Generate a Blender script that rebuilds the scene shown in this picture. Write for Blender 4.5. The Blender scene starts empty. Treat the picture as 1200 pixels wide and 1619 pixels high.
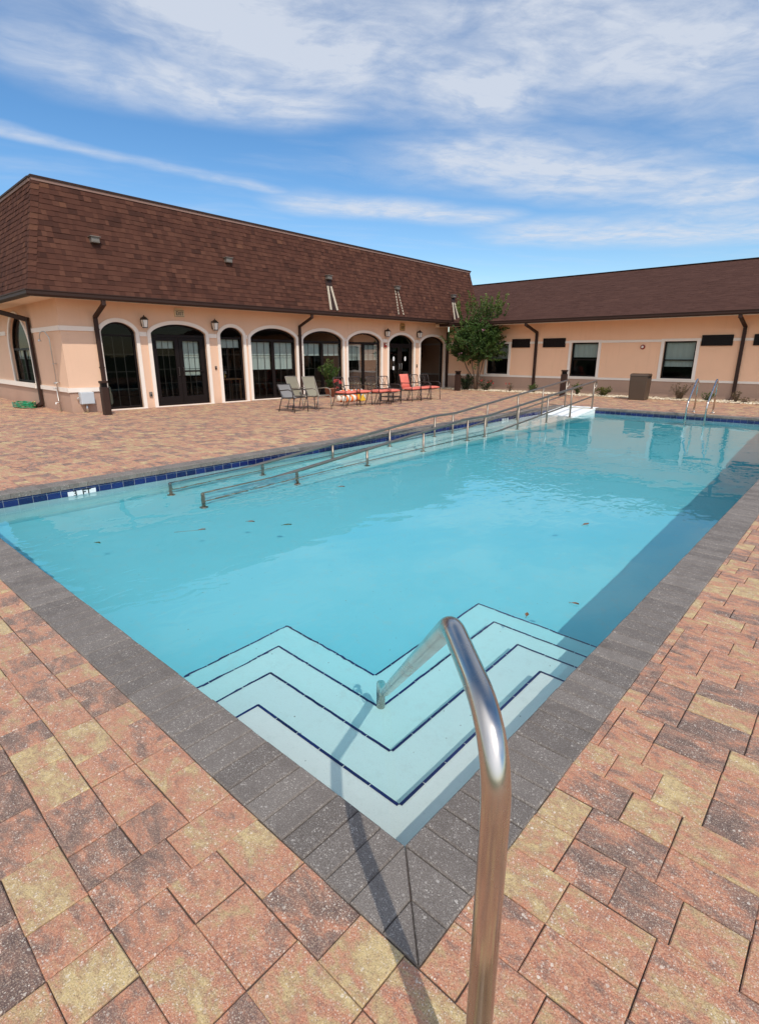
import bpy, bmesh, math, random
from mathutils import Vector, Matrix, noise as mnoise

random.seed(11)
SC = bpy.context.scene
COL = SC.collection
R = math.radians
V = Vector

# ------------------------------------------------------------------ helpers
class MB:
    def __init__(s):
        s.v = []; s.f = []; s.m = []; s.c = []
    def face(s, pts, mi=0, col=(0.5, 0.5, 0.5)):
        n = len(s.v)
        s.v.extend([tuple(p) for p in pts])
        s.f.append(tuple(range(n, n + len(pts)))); s.m.append(mi); s.c.append(col)
    def raw(s, vs, fs, mi=0, col=(0.5, 0.5, 0.5)):
        n = len(s.v)
        s.v.extend([tuple(p) for p in vs])
        for f in fs:
            s.f.append(tuple(i + n for i in f)); s.m.append(mi); s.c.append(col)
    def box(s, lo, hi, mi=0, col=(0.5, 0.5, 0.5), M=None):
        vs = [V((x, y, z)) for x in (lo[0], hi[0]) for y in (lo[1], hi[1]) for z in (lo[2], hi[2])]
        if M is not None: vs = [M @ p for p in vs]
        s.raw(vs, [(0, 1, 3, 2), (4, 6, 7, 5), (0, 4, 5, 1), (2, 3, 7, 6), (0, 2, 6, 4), (1, 5, 7, 3)], mi, col)
    def bar(s, a, b, w, h, up=(0, 0, 1), mi=0):
        a = V(a); b = V(b); d = (b - a); L = d.length; d.normalize()
        u = V(up)
        x = d.cross(u)
        if x.length < 1e-4: x = d.cross(V((1, 0, 0)))
        x.normalize(); y = x.cross(d)
        M = Matrix(((x[0], d[0], y[0], a[0]), (x[1], d[1], y[1], a[1]), (x[2], d[2], y[2], a[2]), (0, 0, 0, 1)))
        s.box((-w / 2, 0, -h / 2), (w / 2, L, h / 2), mi, M=M)
    def tube(s, path, r, seg=10, caps=True, mi=0, col=(0.5, 0.5, 0.5)):
        path = [V(p) for p in path]
        n = len(path)
        rr = r if isinstance(r, (list, tuple)) else [r] * n
        t0 = (path[1] - path[0]).normalized()
        ref = V((0, 0, 1)) if abs(t0.z) < 0.9 else V((1, 0, 0))
        nx = t0.cross(ref).normalized()
        vs = []
        for i in range(n):
            if i == 0: t = t0
            elif i == n - 1: t = (path[i] - path[i - 1]).normalized()
            else: t = ((path[i + 1] - path[i]).normalized() + (path[i] - path[i - 1]).normalized()).normalized()
            nx = (nx - t * nx.dot(t)).normalized()
            ny = t.cross(nx)
            for k in range(seg):
                a = 2 * math.pi * k / seg
                vs.append(path[i] + (nx * math.cos(a) + ny * math.sin(a)) * rr[i])
        fs = []
        for i in range(n - 1):
            for k in range(seg):
                k2 = (k + 1) % seg
                fs.append((i * seg + k, i * seg + k2, (i + 1) * seg + k2, (i + 1) * seg + k))
        if caps:
            fs.append(tuple(reversed(range(seg)))); fs.append(tuple(range((n - 1) * seg, n * seg)))
        s.raw(vs, fs, mi, col)
    def lathe(s, prof, seg=16, c=(0, 0, 0), mi=0):
        vs = []
        for (r, z) in prof:
            for k in range(seg):
                a = 2 * math.pi * k / seg
                vs.append((c[0] + r * math.cos(a), c[1] + r * math.sin(a), c[2] + z))
        fs = []
        for i in range(len(prof) - 1):
            for k in range(seg):
                k2 = (k + 1) % seg
                fs.append((i * seg + k, i * seg + k2, (i + 1) * seg + k2, (i + 1) * seg + k))
        fs.append(tuple(reversed(range(seg)))); fs.append(tuple(range((len(prof) - 1) * seg, len(prof) * seg)))
        s.raw(vs, fs, mi)
    def prism(s, poly, z0, z1, mi=0):
        n = len(poly)
        vs = [(p[0], p[1], z0) for p in poly] + [(p[0], p[1], z1) for p in poly]
        fs = [tuple(reversed(range(n))), tuple(range(n, 2 * n))]
        for i in range(n):
            j = (i + 1) % n
            fs.append((i, j, j + n, i + n))
        s.raw(vs, fs, mi)
    def build(s, name, mats, parent=None, smooth=False, bevel=0, loc=None, col=False, caus=False):
        me = bpy.data.meshes.new(name)
        me.from_pydata(s.v, [], s.f)
        if not isinstance(mats, (list, tuple)): mats = [mats]
        for m in mats: me.materials.append(m)
        me.polygons.foreach_set('material_index', s.m)
        if col:
            at = me.color_attributes.new('tint', 'FLOAT_COLOR', 'CORNER')
            d = []
            for f, c in zip(s.f, s.c): d.extend(((c[0], c[1], c[2], 1.0)) * len(f))
            at.data.foreach_set('color', d)
        if smooth: me.polygons.foreach_set('use_smooth', [True] * len(s.f))
        me.update()
        o = bpy.data.objects.new(name, me); COL.objects.link(o)
        if parent is not None: o.parent = parent
        if loc is not None: o.location = loc
        if bevel:
            b = o.modifiers.new('bev', 'BEVEL'); b.width = bevel; b.segments = 2; b.limit_method = 'ANGLE'; b.angle_limit = R(40)
        if caus: o.cycles.is_caustics_receiver = True
        return o

def tag(o, label, cat, group=None):
    o['label'] = label; o['category'] = cat
    if group: o['group'] = group
    return o
def structure(o):
    o['kind'] = 'structure'; return o
def empty(name, loc=(0, 0, 0), rz=0, label=None, cat=None, group=None):
    o = bpy.data.objects.new(name, None); COL.objects.link(o)
    o.location = loc; o.rotation_euler = (0, 0, rz); o.empty_display_size = 0.2
    if label: tag(o, label, cat, group)
    return o
def dup(root, loc, rz, label, group=None):
    r = root.copy(); COL.objects.link(r); r.location = loc; r.rotation_euler = (0, 0, rz); r['label'] = label
    if group: r['group'] = group
    for ch in list(root.children):
        c = ch.copy(); COL.objects.link(c); c.parent = r
        for g in list(ch.children):
            d = g.copy(); COL.objects.link(d); d.parent = c
    return r
def fillet(pts, r, n=6):
    pts = [V(p) for p in pts]; out = [pts[0]]
    for i in range(1, len(pts) - 1):
        p = pts[i]; a = (pts[i - 1] - p); b = (pts[i + 1] - p)
        ri = r[i] if isinstance(r, (list, tuple)) else r
        ang = a.angle(b)
        if ang > 3.1: out.append(p); continue
        t = min(ri / math.tan(ang / 2), a.length * .49, b.length * .49)
        p0 = p + a.normalized() * t; p1 = p + b.normalized() * t
        for k in range(n + 1):
            u = k / n
            out.append(p0 * (1 - u) ** 2 + p * 2 * u * (1 - u) + p1 * u * u)
    out.append(pts[-1]); return out

def text_mesh(txt, size, extr=0.004, align='CENTER'):
    cu = bpy.data.curves.new('t', 'FONT'); cu.body = txt; cu.size = size; cu.extrude = extr
    cu.align_x = align; cu.align_y = 'CENTER'; cu.offset = size * 0.012
    o = bpy.data.objects.new('t', cu); COL.objects.link(o)
    dg = bpy.context.evaluated_depsgraph_get()
    me = bpy.data.meshes.new_from_object(o.evaluated_get(dg))
    bpy.data.objects.remove(o); bpy.data.curves.remove(cu)
    return me
def text_obj(name, txt, size, M, mat, parent=None, sx=1.0):
    me = text_mesh(txt, size); me.name = name
    me.transform(M @ Matrix.Diagonal((sx, 1, 1, 1)))
    me.materials.append(mat)
    o = bpy.data.objects.new(name, me); COL.objects.link(o)
    if parent is not None: o.parent = parent
    return o

# ------------------------------------------------------------------ materials
class NT:
    def __init__(s, nt): s.nt = nt
    def n(s, t, **kw):
        nd = s.nt.nodes.new(t)
        for k, v in kw.items():
            if k in nd.inputs: nd.inputs[k].default_value = v
            else: setattr(nd, k, v)
        return nd
    def l(s, a, b): s.nt.links.new(a, b)
    def val(s, sock, x):
        if hasattr(x, 'is_output'): s.l(x, sock)
        else: sock.default_value = x
    def math(s, op, a, b=0.0, c=None, clamp=False):
        nd = s.nt.nodes.new('ShaderNodeMath'); nd.operation = op; nd.use_clamp = clamp
        s.val(nd.inputs[0], a); s.val(nd.inputs[1], b)
        if c is not None: s.val(nd.inputs[2], c)
        return nd.outputs[0]
    def vmath(s, op, a, b=(0, 0, 0)):
        nd = s.nt.nodes.new('ShaderNodeVectorMath'); nd.operation = op
        s.val(nd.inputs[0], a); s.val(nd.inputs[1], b)
        return nd.outputs['Value'] if op in ('DOT_PRODUCT', 'LENGTH', 'DISTANCE') else nd.outputs[0]
    def sstep(s, x, a, b, o0=0.0, o1=1.0):
        nd = s.nt.nodes.new('ShaderNodeMapRange'); nd.interpolation_type = 'SMOOTHSTEP'
        s.val(nd.inputs[0], x); nd.inputs[1].default_value = a; nd.inputs[2].default_value = b
        nd.inputs[3].default_value = o0; nd.inputs[4].default_value = o1
        return nd.outputs[0]
    def mix(s, f, a, b, mode='MIX'):
        nd = s.nt.nodes.new('ShaderNodeMix'); nd.data_type = 'RGBA'; nd.blend_type = mode
        s.val(nd.inputs['Factor'], f)
        for sock, x in ((nd.inputs[6], a), (nd.inputs[7], b)):
            if isinstance(x, (tuple, list)): x = tuple(x) + ((1,) if len(x) == 3 else ())
            s.val(sock, x)
        return nd.outputs[2]
    def noise(s, vec, scale, detail=4, rough=.55, dist=0.0, out='Fac'):
        nd = s.nt.nodes.new('ShaderNodeTexNoise')
        nd.inputs['Scale'].default_value = scale; nd.inputs['Detail'].default_value = detail
        nd.inputs['Roughness'].default_value = rough; nd.inputs['Distortion'].default_value = dist
        if vec is not None: s.l(vec, nd.inputs['Vector'])
        return nd.outputs[out]
    def ramp(s, f, stops):
        nd = s.nt.nodes.new('ShaderNodeValToRGB'); e = nd.color_ramp.elements
        while len(e) < len(stops): e.new(0.5)
        for el, (p, c) in zip(e, stops): el.position = p; el.color = tuple(c) + (1,)
        s.val(nd.inputs[0], f); return nd.outputs[0]
    def bump(s, h, strength=.3, dist=.01, normal=None):
        nd = s.nt.nodes.new('ShaderNodeBump'); nd.inputs['Strength'].default_value = strength; nd.inputs['Distance'].default_value = dist
        s.l(h, nd.inputs['Height'])
        if normal is not None: s.l(normal, nd.inputs['Normal'])
        return nd.outputs[0]

def newmat(name):
    m = bpy.data.materials.new(name); m.use_nodes = True
    t = NT(m.node_tree); b = m.node_tree.nodes['Principled BSDF']
    return m, t, b
def pos(t): return t.n('ShaderNodeNewGeometry').outputs['Position']
def objc(t): return t.n('ShaderNodeTexCoord').outputs['Object']

def simple(name, colr, rough=.6, metal=0.0, var=.12, scale=6, bump=0.0, bscale=60, spec=None):
    m, t, b = newmat(name)
    p = pos(t)
    nz = t.noise(p, scale, 4)
    c = t.mix(nz, tuple(x * (1 - var) for x in colr), tuple(min(1, x * (1 + var)) for x in colr))
    t.l(c, b.inputs['Base Color']); b.inputs['Roughness'].default_value = rough; b.inputs['Metallic'].default_value = metal
    if spec is not None: b.inputs['Specular IOR Level'].default_value = spec
    if bump:
        t.l(t.bump(t.noise(p, bscale, 3), bump, .004), b.inputs['Normal'])
    return m

def specks(t, q, c, colr, amt):
    qd = t.vmath('ADD', q, t.vmath('MULTIPLY', t.noise(q, 180, 2, out='Color'), (.006, .006, .006)))
    wear = t.sstep(t.noise(q, 9, 4, .6), .30, .60, .2, 1.0)
    for sc_, thr, amp in ((80, .80, .95), (150, .45, 1.0), (270, .32, .85)):
        vo = t.n('ShaderNodeTexVoronoi'); vo.inputs['Scale'].default_value = sc_; t.l(qd, vo.inputs['Vector'])
        vs = t.n('ShaderNodeSeparateColor'); t.l(vo.outputs['Color'], vs.inputs[0])
        rad = t.math('MULTIPLY_ADD', vs.outputs[1], .34, .08)
        m = t.math('MULTIPLY', t.math('LESS_THAN', vo.outputs['Distance'], rad), t.sstep(vs.outputs[0], thr, thr + .1, 0, 1))
        m = t.math('MULTIPLY', t.math('MULTIPLY', m, wear), t.math('MULTIPLY', t.math('MULTIPLY_ADD', vs.outputs[2], .7, .3), amp * amt))
        c = t.mix(m, c, colr)
    return c
# pavers
def mk_paver():
    m, t, b = newmat('tumbled_paver')
    p = pos(t)
    at = t.n('ShaderNodeAttribute', attribute_name='tint')
    sep = t.n('ShaderNodeSeparateColor'); t.l(at.outputs['Color'], sep.inputs[0])
    r1, r2, r3 = sep.outputs[0], sep.outputs[1], sep.outputs[2]
    off = t.n('ShaderNodeCombineXYZ')
    t.l(t.math('MULTIPLY', r1, 40.0), off.inputs[0]); t.l(t.math('MULTIPLY', r2, 40.0), off.inputs[1]); t.l(t.math('MULTIPLY', r3, 40.0), off.inputs[2])
    q = t.vmath('ADD', p, off.outputs[0])
    qs = t.vmath('MULTIPLY', q, (1.0, 1.9, 1.0))
    nz = t.noise(qs, 6.5, 7, .72, .35)
    x = t.math('ADD', t.math('MULTIPLY', t.math('SUBTRACT', nz, .5), 2.5), t.math('MULTIPLY_ADD', r3, .66, .20))
    c = t.ramp(x, [(0.0, (.125, .080, .068)), (.20, (.215, .125, .096)), (.36, (.345, .170, .112)), (.50, (.55, .215, .120)), (.65, (.53, .255, .140)), (.80, (.48, .315, .148)), (1.0, (.62, .46, .21))])
    # fine mottling + weathering
    fine = t.noise(q, 70, 4, .7)
    grit = t.noise(q, 240, 3, .75)
    c = t.mix(t.sstep(fine, .42, .72, 0, .38), c, (.24, .145, .105))
    c = t.mix(t.sstep(grit, .50, .64, 0, .45), c, (.70, .50, .33))
    c = t.mix(t.sstep(grit, .47, .36, 0, .55), c, (.13, .080, .062))
    mid_ = t.noise(q, 26, 4, .75)
    c = t.mix(t.sstep(mid_, .50, .66, 0, .36), c, (.24, .145, .11))
    big = t.noise(p, .35, 3)
    c = t.mix(t.sstep(big, .45, .75, 0, .22), c, (.34, .22, .15))
    # pale aggregate specks: irregular, several sizes, unevenly worn
    c = specks(t, q, c, (.80, .69, .56), .85)
    t.l(c, b.inputs['Base Color']); b.inputs['Roughness'].default_value = .8; b.inputs['Specular IOR Level'].default_value = .3
    h = t.math('ADD', t.noise(q, 45, 5, .7), t.math('MULTIPLY', fine, .8))
    h = t.math('ADD', h, t.math('MULTIPLY', grit, .8))
    t.l(t.bump(h, .8, .004), b.inputs['Normal'])
    return m
def mk_coping():
    m, t, b = newmat('charcoal_coping')
    p = pos(t)
    at = t.n('ShaderNodeAttribute', attribute_name='tint')
    sep = t.n('ShaderNodeSeparateColor'); t.l(at.outputs['Color'], sep.inputs[0])
    nz = t.noise(p, 9, 5, .6)
    x = t.math('ADD', t.math('MULTIPLY', nz, .6), t.math('MULTIPLY', sep.outputs[0], .4))
    c = t.ramp(x, [(.2, (.118, .096, .080)), (.5, (.170, .140, .117)), (.8, (.215, .180, .150))])
    fine = t.noise(p, 120, 3, .7)
    c = t.mix(t.sstep(fine, .5, .8, 0, .5), c, (.28, .245, .215))
    gg = t.noise(p, 230, 3, .75)
    c = t.mix(t.sstep(gg, .5, .66, 0, .5), c, (.34, .30, .265))
    c = t.mix(t.sstep(gg, .47, .36, 0, .5), c, (.07, .058, .05))
    c = specks(t, p, c, (.64, .575, .50), .70)
    t.l(c, b.inputs['Base Color']); b.inputs['Roughness'].default_value = .75; b.inputs['Specular IOR Level'].default_value = .35
    t.l(t.bump(t.math('ADD', t.noise(p, 60, 5, .7), gg), .8, .004), b.inputs['Normal'])
    return m
def mk_plaster():
    m, t, b = newmat('water_tinted_plaster')
    p = pos(t)
    sx = t.n('ShaderNodeSeparateXYZ'); t.l(p, sx.inputs[0])
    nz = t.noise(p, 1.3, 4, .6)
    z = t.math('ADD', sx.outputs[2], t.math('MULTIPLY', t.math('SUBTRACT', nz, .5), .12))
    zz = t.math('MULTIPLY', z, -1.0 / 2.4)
    c = t.ramp(zz, [(0.0, (.86, .84, .79)), (.12, (.78, .80, .75)), (.20, (.62, .79, .76)), (.27, (.56, .82, .79)), (.335, (.42, .78, .78)), (.39, (.205, .645, .715)), (.50, (.145, .575, .645)), (.65, (.11, .53, .60)), (1.0, (.10, .51, .58))])  # light lost in deeper water is painted into the plaster colour by height
    st = t.noise(p, 14, 5, .65)
    c = t.mix(t.sstep(st, .50, .8, 0, .22), c, (.45, .50, .45))
    gt = t.noise(p, 130, 3, .7)
    c = t.mix(t.sstep(gt, .56, .74, 0, .30), c, (.40, .44, .40))
    vo = t.n('ShaderNodeTexVoronoi'); vo.inputs['Scale'].default_value = 16; t.l(p, vo.inputs['Vector'])
    vs = t.n('ShaderNodeSeparateColor'); t.l(vo.outputs['Color'], vs.inputs[0])
    c = t.mix(t.math('MULTIPLY', t.sstep(vo.outputs['Distance'], .04, .09, .7, 0), t.math('GREATER_THAN', vs.outputs[0], .78)), c, (.12, .11, .08))
    t.l(c, b.inputs['Base Color']); b.inputs['Roughness'].default_value = .9; b.inputs['Specular IOR Level'].default_value = .1
    t.l(t.bump(t.noise(p, 30, 4), .15, .01), b.inputs['Normal'])
    return m
def mk_pad():
    return simple('white_pool_plaster', (.80, .79, .75), .85, var=.06, scale=5, bump=.15, bscale=40)
def mk_tile():
    m, t, b = newmat('cobalt_tile')
    at = t.n('ShaderNodeAttribute', attribute_name='tint')
    sep = t.n('ShaderNodeSeparateColor'); t.l(at.outputs['Color'], sep.inputs[0])
    c = t.ramp(sep.outputs[0], [(0, (.004, .008, .050)), (1, (.010, .020, .115))])
    nz = t.noise(pos(t), 60, 3)
    c = t.mix(t.math('MULTIPLY', nz, .3), c, (.02, .03, .12))
    t.l(c, b.inputs['Base Color']); b.inputs['Roughness'].default_value = .18
    return m
def mk_water():
    m = bpy.data.materials.new('pool_water'); m.use_nodes = True
    nt = m.node_tree; nt.nodes.clear(); t = NT(nt)
    out = t.n('ShaderNodeOutputMaterial')
    g = t.n('ShaderNodeBsdfGlass'); g.inputs['IOR'].default_value = 1.36; g.inputs['Roughness'].default_value = 0.0
    g.inputs['Color'].default_value = (.965, 1.0, .995, 1)
    p = pos(t)
    q = t.vmath('MULTIPLY', p, (1.0, .62, 1.0))
    patch = t.sstep(t.noise(p, .42, 3), .44, .62, .10, 1.25)
    h1 = t.noise(q, 7.5, 1.5, .5, .8)
    h2 = t.noise(q, 1.7, 2, .5)
    h = t.math('ADD', t.math('MULTIPLY', t.math('MULTIPLY', h1, patch), t.sstep(t.vmath('DISTANCE', p, (-1.6, 1.9, -.15)), 1.2, 4.0, .36, 1.0)), t.math('MULTIPLY', h2, 1.4))
    t.l(t.bump(h, .24, .02), g.inputs['Normal'])
    t.l(g.outputs[0], out.inputs['Surface'])
    return m
def mk_glass():
    m = bpy.data.materials.new('window_glass'); m.use_nodes = True
    nt = m.node_tree; nt.nodes.clear(); t = NT(nt)
    out = t.n('ShaderNodeOutputMaterial'); mx = t.n('ShaderNodeMixShader')
    tr = t.n('ShaderNodeBsdfTransparent'); tr.inputs[0].default_value = (.62, .66, .64, 1)
    gl = t.n('ShaderNodeBsdfGlossy'); gl.inputs['Roughness'].default_value = .015
    fr = t.n('ShaderNodeFresnel'); fr.inputs['IOR'].default_value = 1.45
    nz = t.noise(pos(t), 1.1, 2)
    bm = t.bump(nz, .05, .05); t.l(bm, gl.inputs['Normal'])
    t.l(t.math('MULTIPLY', fr.outputs[0], .42), mx.inputs[0]); t.l(tr.outputs[0], mx.inputs[1]); t.l(gl.outputs[0], mx.inputs[2])
    t.l(mx.outputs[0], out.inputs['Surface'])
    return m
def mk_dark_glass():
    m = mk_glass(); m.name = 'dark_tinted_glass'
    for n_ in m.node_tree.nodes:
        if n_.type == 'MATH': n_.inputs[1].default_value = .13
        if n_.type == 'BSDF_TRANSPARENT': n_.inputs[0].default_value = (.18, .19, .20, 1)
    return m
def mk_stucco(name, colr, dirt=.25):
    m, t, b = newmat(name)
    p = pos(t)
    nz = t.noise(p, .8, 5, .6)
    c = t.mix(nz, tuple(x * .93 for x in colr), tuple(x * 1.06 for x in colr))
    q = t.vmath('MULTIPLY', p, (3.0, 3.0, .25))
    streak = t.noise(q, 2.2, 4, .6)
    c = t.mix(t.sstep(streak, .52, .8, 0, dirt), c, tuple(x * .78 for x in colr))
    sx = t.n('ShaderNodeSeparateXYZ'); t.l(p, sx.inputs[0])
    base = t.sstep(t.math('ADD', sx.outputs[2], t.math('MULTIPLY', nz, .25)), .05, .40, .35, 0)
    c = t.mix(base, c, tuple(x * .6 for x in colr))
    t.l(c, b.inputs['Base Color']); b.inputs['Roughness'].default_value = .9; b.inputs['Specular IOR Level'].default_value = .15
    t.l(t.bump(t.math('ADD', t.noise(p, 45, 5, .75), t.math('MULTIPLY', t.noise(p, 5, 3), .6)), .6, .012), b.inputs['Normal'])
    
    return m
def mk_shingle(name, dark, mid, light, orange):
    m, t, b = newmat(name)
    p = pos(t)
    at = t.n('ShaderNodeAttribute', attribute_name='tint')
    sep = t.n('ShaderNodeSeparateColor'); t.l(at.outputs['Color'], sep.inputs[0])
    nz = t.noise(p, 1.2, 4, .6)
    x = t.math('ADD', t.math('MULTIPLY', sep.outputs[0], .7), t.math('MULTIPLY', nz, .3))
    c = t.ramp(x, [(0.05, dark), (.45, mid), (.80, light), (1.0, orange)])
    g = t.noise(p, 160, 3, .8)
    c = t.mix(t.sstep(g, .35, .75, 0, .45), c, tuple(v * .45 for v in mid))
    q = t.vmath('MULTIPLY', p, (2.5, 2.5, .3))
    c = t.mix(t.sstep(t.noise(q, 1.2, 4), .5, .8, 0, .35), c, tuple(v * .5 for v in mid))
    t.l(c, b.inputs['Base Color']); b.inputs['Roughness'].default_value = .95; b.inputs['Specular IOR Level'].default_value = .1
    t.l(t.bump(g, .4, .004), b.inputs['Normal'])
    return m
def mk_steel():
    m, t, b = newmat('brushed_stainless_steel')
    p = objc(t)
    b.inputs['Metallic'].default_value = 1.0
    nz = t.noise(p, 9, 3, .5)
    c = t.mix(nz, (.50, .44, .38), (.66, .60, .54))
    t.l(c, b.inputs['Base Color'])
    t.l(t.sstep(t.noise(p, 12, 3, .6), .3, .8, .17, .33), b.inputs['Roughness'])
    t.l(t.bump(t.noise(p, 22, 2), .02, .002), b.inputs['Normal'])
    return m
def mk_leaf(name, c1, c2, c3):
    m, t, b = newmat(name)
    at = t.n('ShaderNodeAttribute', attribute_name='tint')
    sep = t.n('ShaderNodeSeparateColor'); t.l(at.outputs['Color'], sep.inputs[0])
    c = t.ramp(sep.outputs[0], [(0, c1), (.55, c2), (1, c3)])
    nz = t.noise(pos(t), 9, 3)
    c = t.mix(t.math('MULTIPLY', nz, .5), c, c1)
    t.l(c, b.inputs['Base Color']); b.inputs['Roughness'].default_value = .5
    b.inputs['Specular IOR Level'].default_value = .3
    # thin leaf: some light passes through
    tl = t.n('ShaderNodeBsdfTranslucent'); t.l(c, tl.inputs[0])
    mx = t.n('ShaderNodeMixShader'); mx.inputs[0].default_value = .38
    out = m.node_tree.nodes['Material Output']
    t.l(b.outputs[0], mx.inputs[1]); t.l(tl.outputs[0], mx.inputs[2]); t.l(mx.outputs[0], out.inputs['Surface'])
    return m
def mk_blind():
    m, t, b = newmat('window_blind')
    p = pos(t); sx = t.n('ShaderNodeSeparateXYZ'); t.l(p, sx.inputs[0])
    w = t.math('SINE', t.math('MULTIPLY', sx.outputs[2], 150.0))
    c = t.mix(t.math('MULTIPLY_ADD', w, .25, .5), (.60, .66, .62), (.82, .86, .82))
    c = t.mix(t.math('MULTIPLY', t.noise(p, 2.5, 3), .35), c, (.45, .52, .50))
    t.l(c, b.inputs['Base Color']); b.inputs['Roughness'].default_value = .7
    return m
def mk_gravel():
    m, t, b = newmat('river_pebble')
    at = t.n('ShaderNodeAttribute', attribute_name='tint')
    sep = t.n('ShaderNodeSeparateColor'); t.l(at.outputs['Color'], sep.inputs[0])
    c = t.ramp(sep.outputs[0], [(0, (.30, .20, .12)), (.4, (.55, .43, .28)), (1, (.74, .66, .52))])
    t.l(c, b.inputs['Base Color']); b.inputs['Roughness'].default_value = .8
    return m
def mk_grass():
    m, t, b = newmat('lawn')
    p = pos(t)
    c = t.ramp(t.noise(p, .6, 6, .7), [(.3, (.035, .055, .018)), (.6, (.07, .10, .03)), (.8, (.12, .12, .05))])
    t.l(c, b.inputs['Base Color']); b.inputs['Roughness'].default_value = .95
    t.l(t.bump(t.noise(p, 30, 5, .8), .6, .03), b.inputs['Normal'])
    return m
def mk_cushion():
    m, t, b = newmat('coral_cushion_fabric')
    p = pos(t)
    c = t.mix(t.noise(p, 9, 4), (.62, .14, .10), (.78, .21, .15))
    t.l(c, b.inputs['Base Color']); b.inputs['Roughness'].default_value = .85; b.inputs['Specular IOR Level'].default_value = .2
    t.l(t.bump(t.noise(p, 25, 3), .4, .01), b.inputs['Normal'])
    return m
def mk_float():
    m, t, b = newmat('striped_pool_float_vinyl')
    o = objc(t); sx = t.n('ShaderNodeSeparateXYZ'); t.l(o, sx.inputs[0])
    s = t.math('GREATER_THAN', t.math('SINE', t.math('MULTIPLY', sx.outputs[1], 24.0)), .0)
    c = t.mix(s, (.80, .74, .62), (.85, .22, .05))
    t.l(c, b.inputs['Base Color']); b.inputs['Roughness'].default_value = .35
    return m

PAVER = mk_paver(); COPING = mk_coping(); PLASTER = mk_plaster(); PAD = mk_pad(); TILE = mk_tile(); WATER = mk_water(); GLASS = mk_glass(); DARKGLASS = mk_dark_glass()
STUCCO = mk_stucco('peach_stucco', (.76, .50, .345)); STUCCO_WING = mk_stucco('wing_peach_stucco', (.88, .54, .345)); STUCCO_LOW = mk_stucco('taupe_stucco', (.46, .295, .215), .35)
TRIM = simple('cream_trim_paint', (.82, .72, .62), .75, var=.05, scale=3, bump=.15)
SOFFIT = simple('cream_soffit_paint', (.78, .62, .47), .8, var=.05, scale=2)
SHINGLE = mk_shingle('brown_asphalt_shingle', (.045, .021, .016), (.092, .038, .026), (.130, .056, .036), (.19, .085, .042))
SHINGLE2 = mk_shingle('aged_brown_shingle', (.066, .030, .022), (.088, .041, .030), (.106, .050, .036), (.12, .058, .041))
STEEL = mk_steel()
SATIN = mk_steel(); SATIN.name = 'satin_rail_steel'
for n_ in SATIN.node_tree.nodes:
    if n_.type == 'MIX': n_.inputs[6].default_value = (.27, .215, .17, 1); n_.inputs[7].default_value = (.38, .315, .255, 1)
for n_ in SATIN.node_tree.nodes:
    if n_.type == 'MAP_RANGE': n_.inputs[3].default_value = .46; n_.inputs[4].default_value = .62
BROWN = simple('dark_brown_metal', (.040, .020, .014), .55, var=.15, scale=3, spec=.22)
DARKFRAME = simple('black_bronze_frame', (.011, .007, .006), .5, var=.2, spec=.18)
MUNTIN = simple('bronze_muntin', (.045, .036, .032), .6)
INTERIOR = simple('painted_interior_dark', (.022, .018, .016), .9)  # near-black colour stands in for the darkness of the unlit rooms
BLIND = mk_blind()
GROUT = simple('pale_grout', (.50, .52, .50), .9, var=.1, scale=20)
SAND = simple('joint_sand', (.075, .048, .034), .95, var=.3, scale=60)
WHITE = simple('white_plastic', (.80, .78, .74), .5, var=.04)
BLACK = simple('black_paint', (.012, .012, .012), .5)
RED = simple('red_alarm_plastic', (.26, .016, .014), .45)
GREY = simple('grey_metal_enclosure', (.50, .53, .55), .45, metal=.0, var=.06)
GALV = simple('galvanised_pipe', (.55, .53, .50), .35, metal=.9)
BRONZE = simple('bronze_chair_metal', (.040, .030, .026), .45, var=.2)
TAUPE_METAL = simple('taupe_chair_metal', (.22, .18, .14), .45, var=.1)
SLING = simple('tan_sling_mesh', (.27, .235, .165), .8, var=.06, bump=.3, bscale=200)
SLING_GREY = simple('grey_sling_mesh', (.22, .20, .185), .8, var=.06, bump=.3, bscale=200)
CUSHION = mk_cushion()
BIN = simple('brown_bin_plastic', (.070, .043, .026), .5, var=.08, bump=.1)
HOSE = simple('green_hose_rubber', (.008, .22, .09), .35)
CONCRETE = simple('raw_concrete', (.38, .33, .27), .95, var=.15, scale=4, bump=.3)
SOIL = simple('bed_soil', (.09, .06, .04), .95, var=.3, scale=9, bump=.5, bscale=30)
LAWN = mk_grass(); PEBBLE = mk_gravel()
BARK = simple('smooth_bark', (.16, .10, .065), .8, var=.25, scale=12, bump=.3)
LEAF = mk_leaf('myrtle_leaf', (.026, .056, .014), (.080, .140, .028), (.20, .25, .055))
LEAF_DARK = mk_leaf('dark_shrub_leaf', (.010, .022, .008), (.025, .055, .015), (.06, .11, .03))
LEAF_YEL = mk_leaf('yellow_green_leaf', (.05, .06, .015), (.14, .15, .03), (.28, .25, .06))
LEAF_DRY = mk_leaf('dry_twig_leaf', (.08, .05, .025), (.16, .12, .06), (.22, .19, .09))
FLOWER_RED = simple('red_petal', (.55, .05, .04), .6)
FLOWER_PINK = simple('pink_petal', (.62, .30, .36), .6)
LAMPGLASS = simple('frosted_lamp_glass', (.80, .74, .66), .3)
SIGNBEIGE = simple('beige_exit_sign_plastic', (.62, .52, .36), .5)
SIGNAMBER = simple('amber_exit_sign_plastic', (.42, .26, .10), .5)
VENTMETAL = simple('weathered_vent_metal', (.20, .17, .14), .5, metal=.3, var=.25, scale=10)
PALE_FLASH = simple('pale_flashing', (.46, .38, .28), .7, var=.3, scale=8)
FLOATMAT = mk_float()
YELLOW = simple('yellow_float_foam', (.75, .42, .03), .6)
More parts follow.
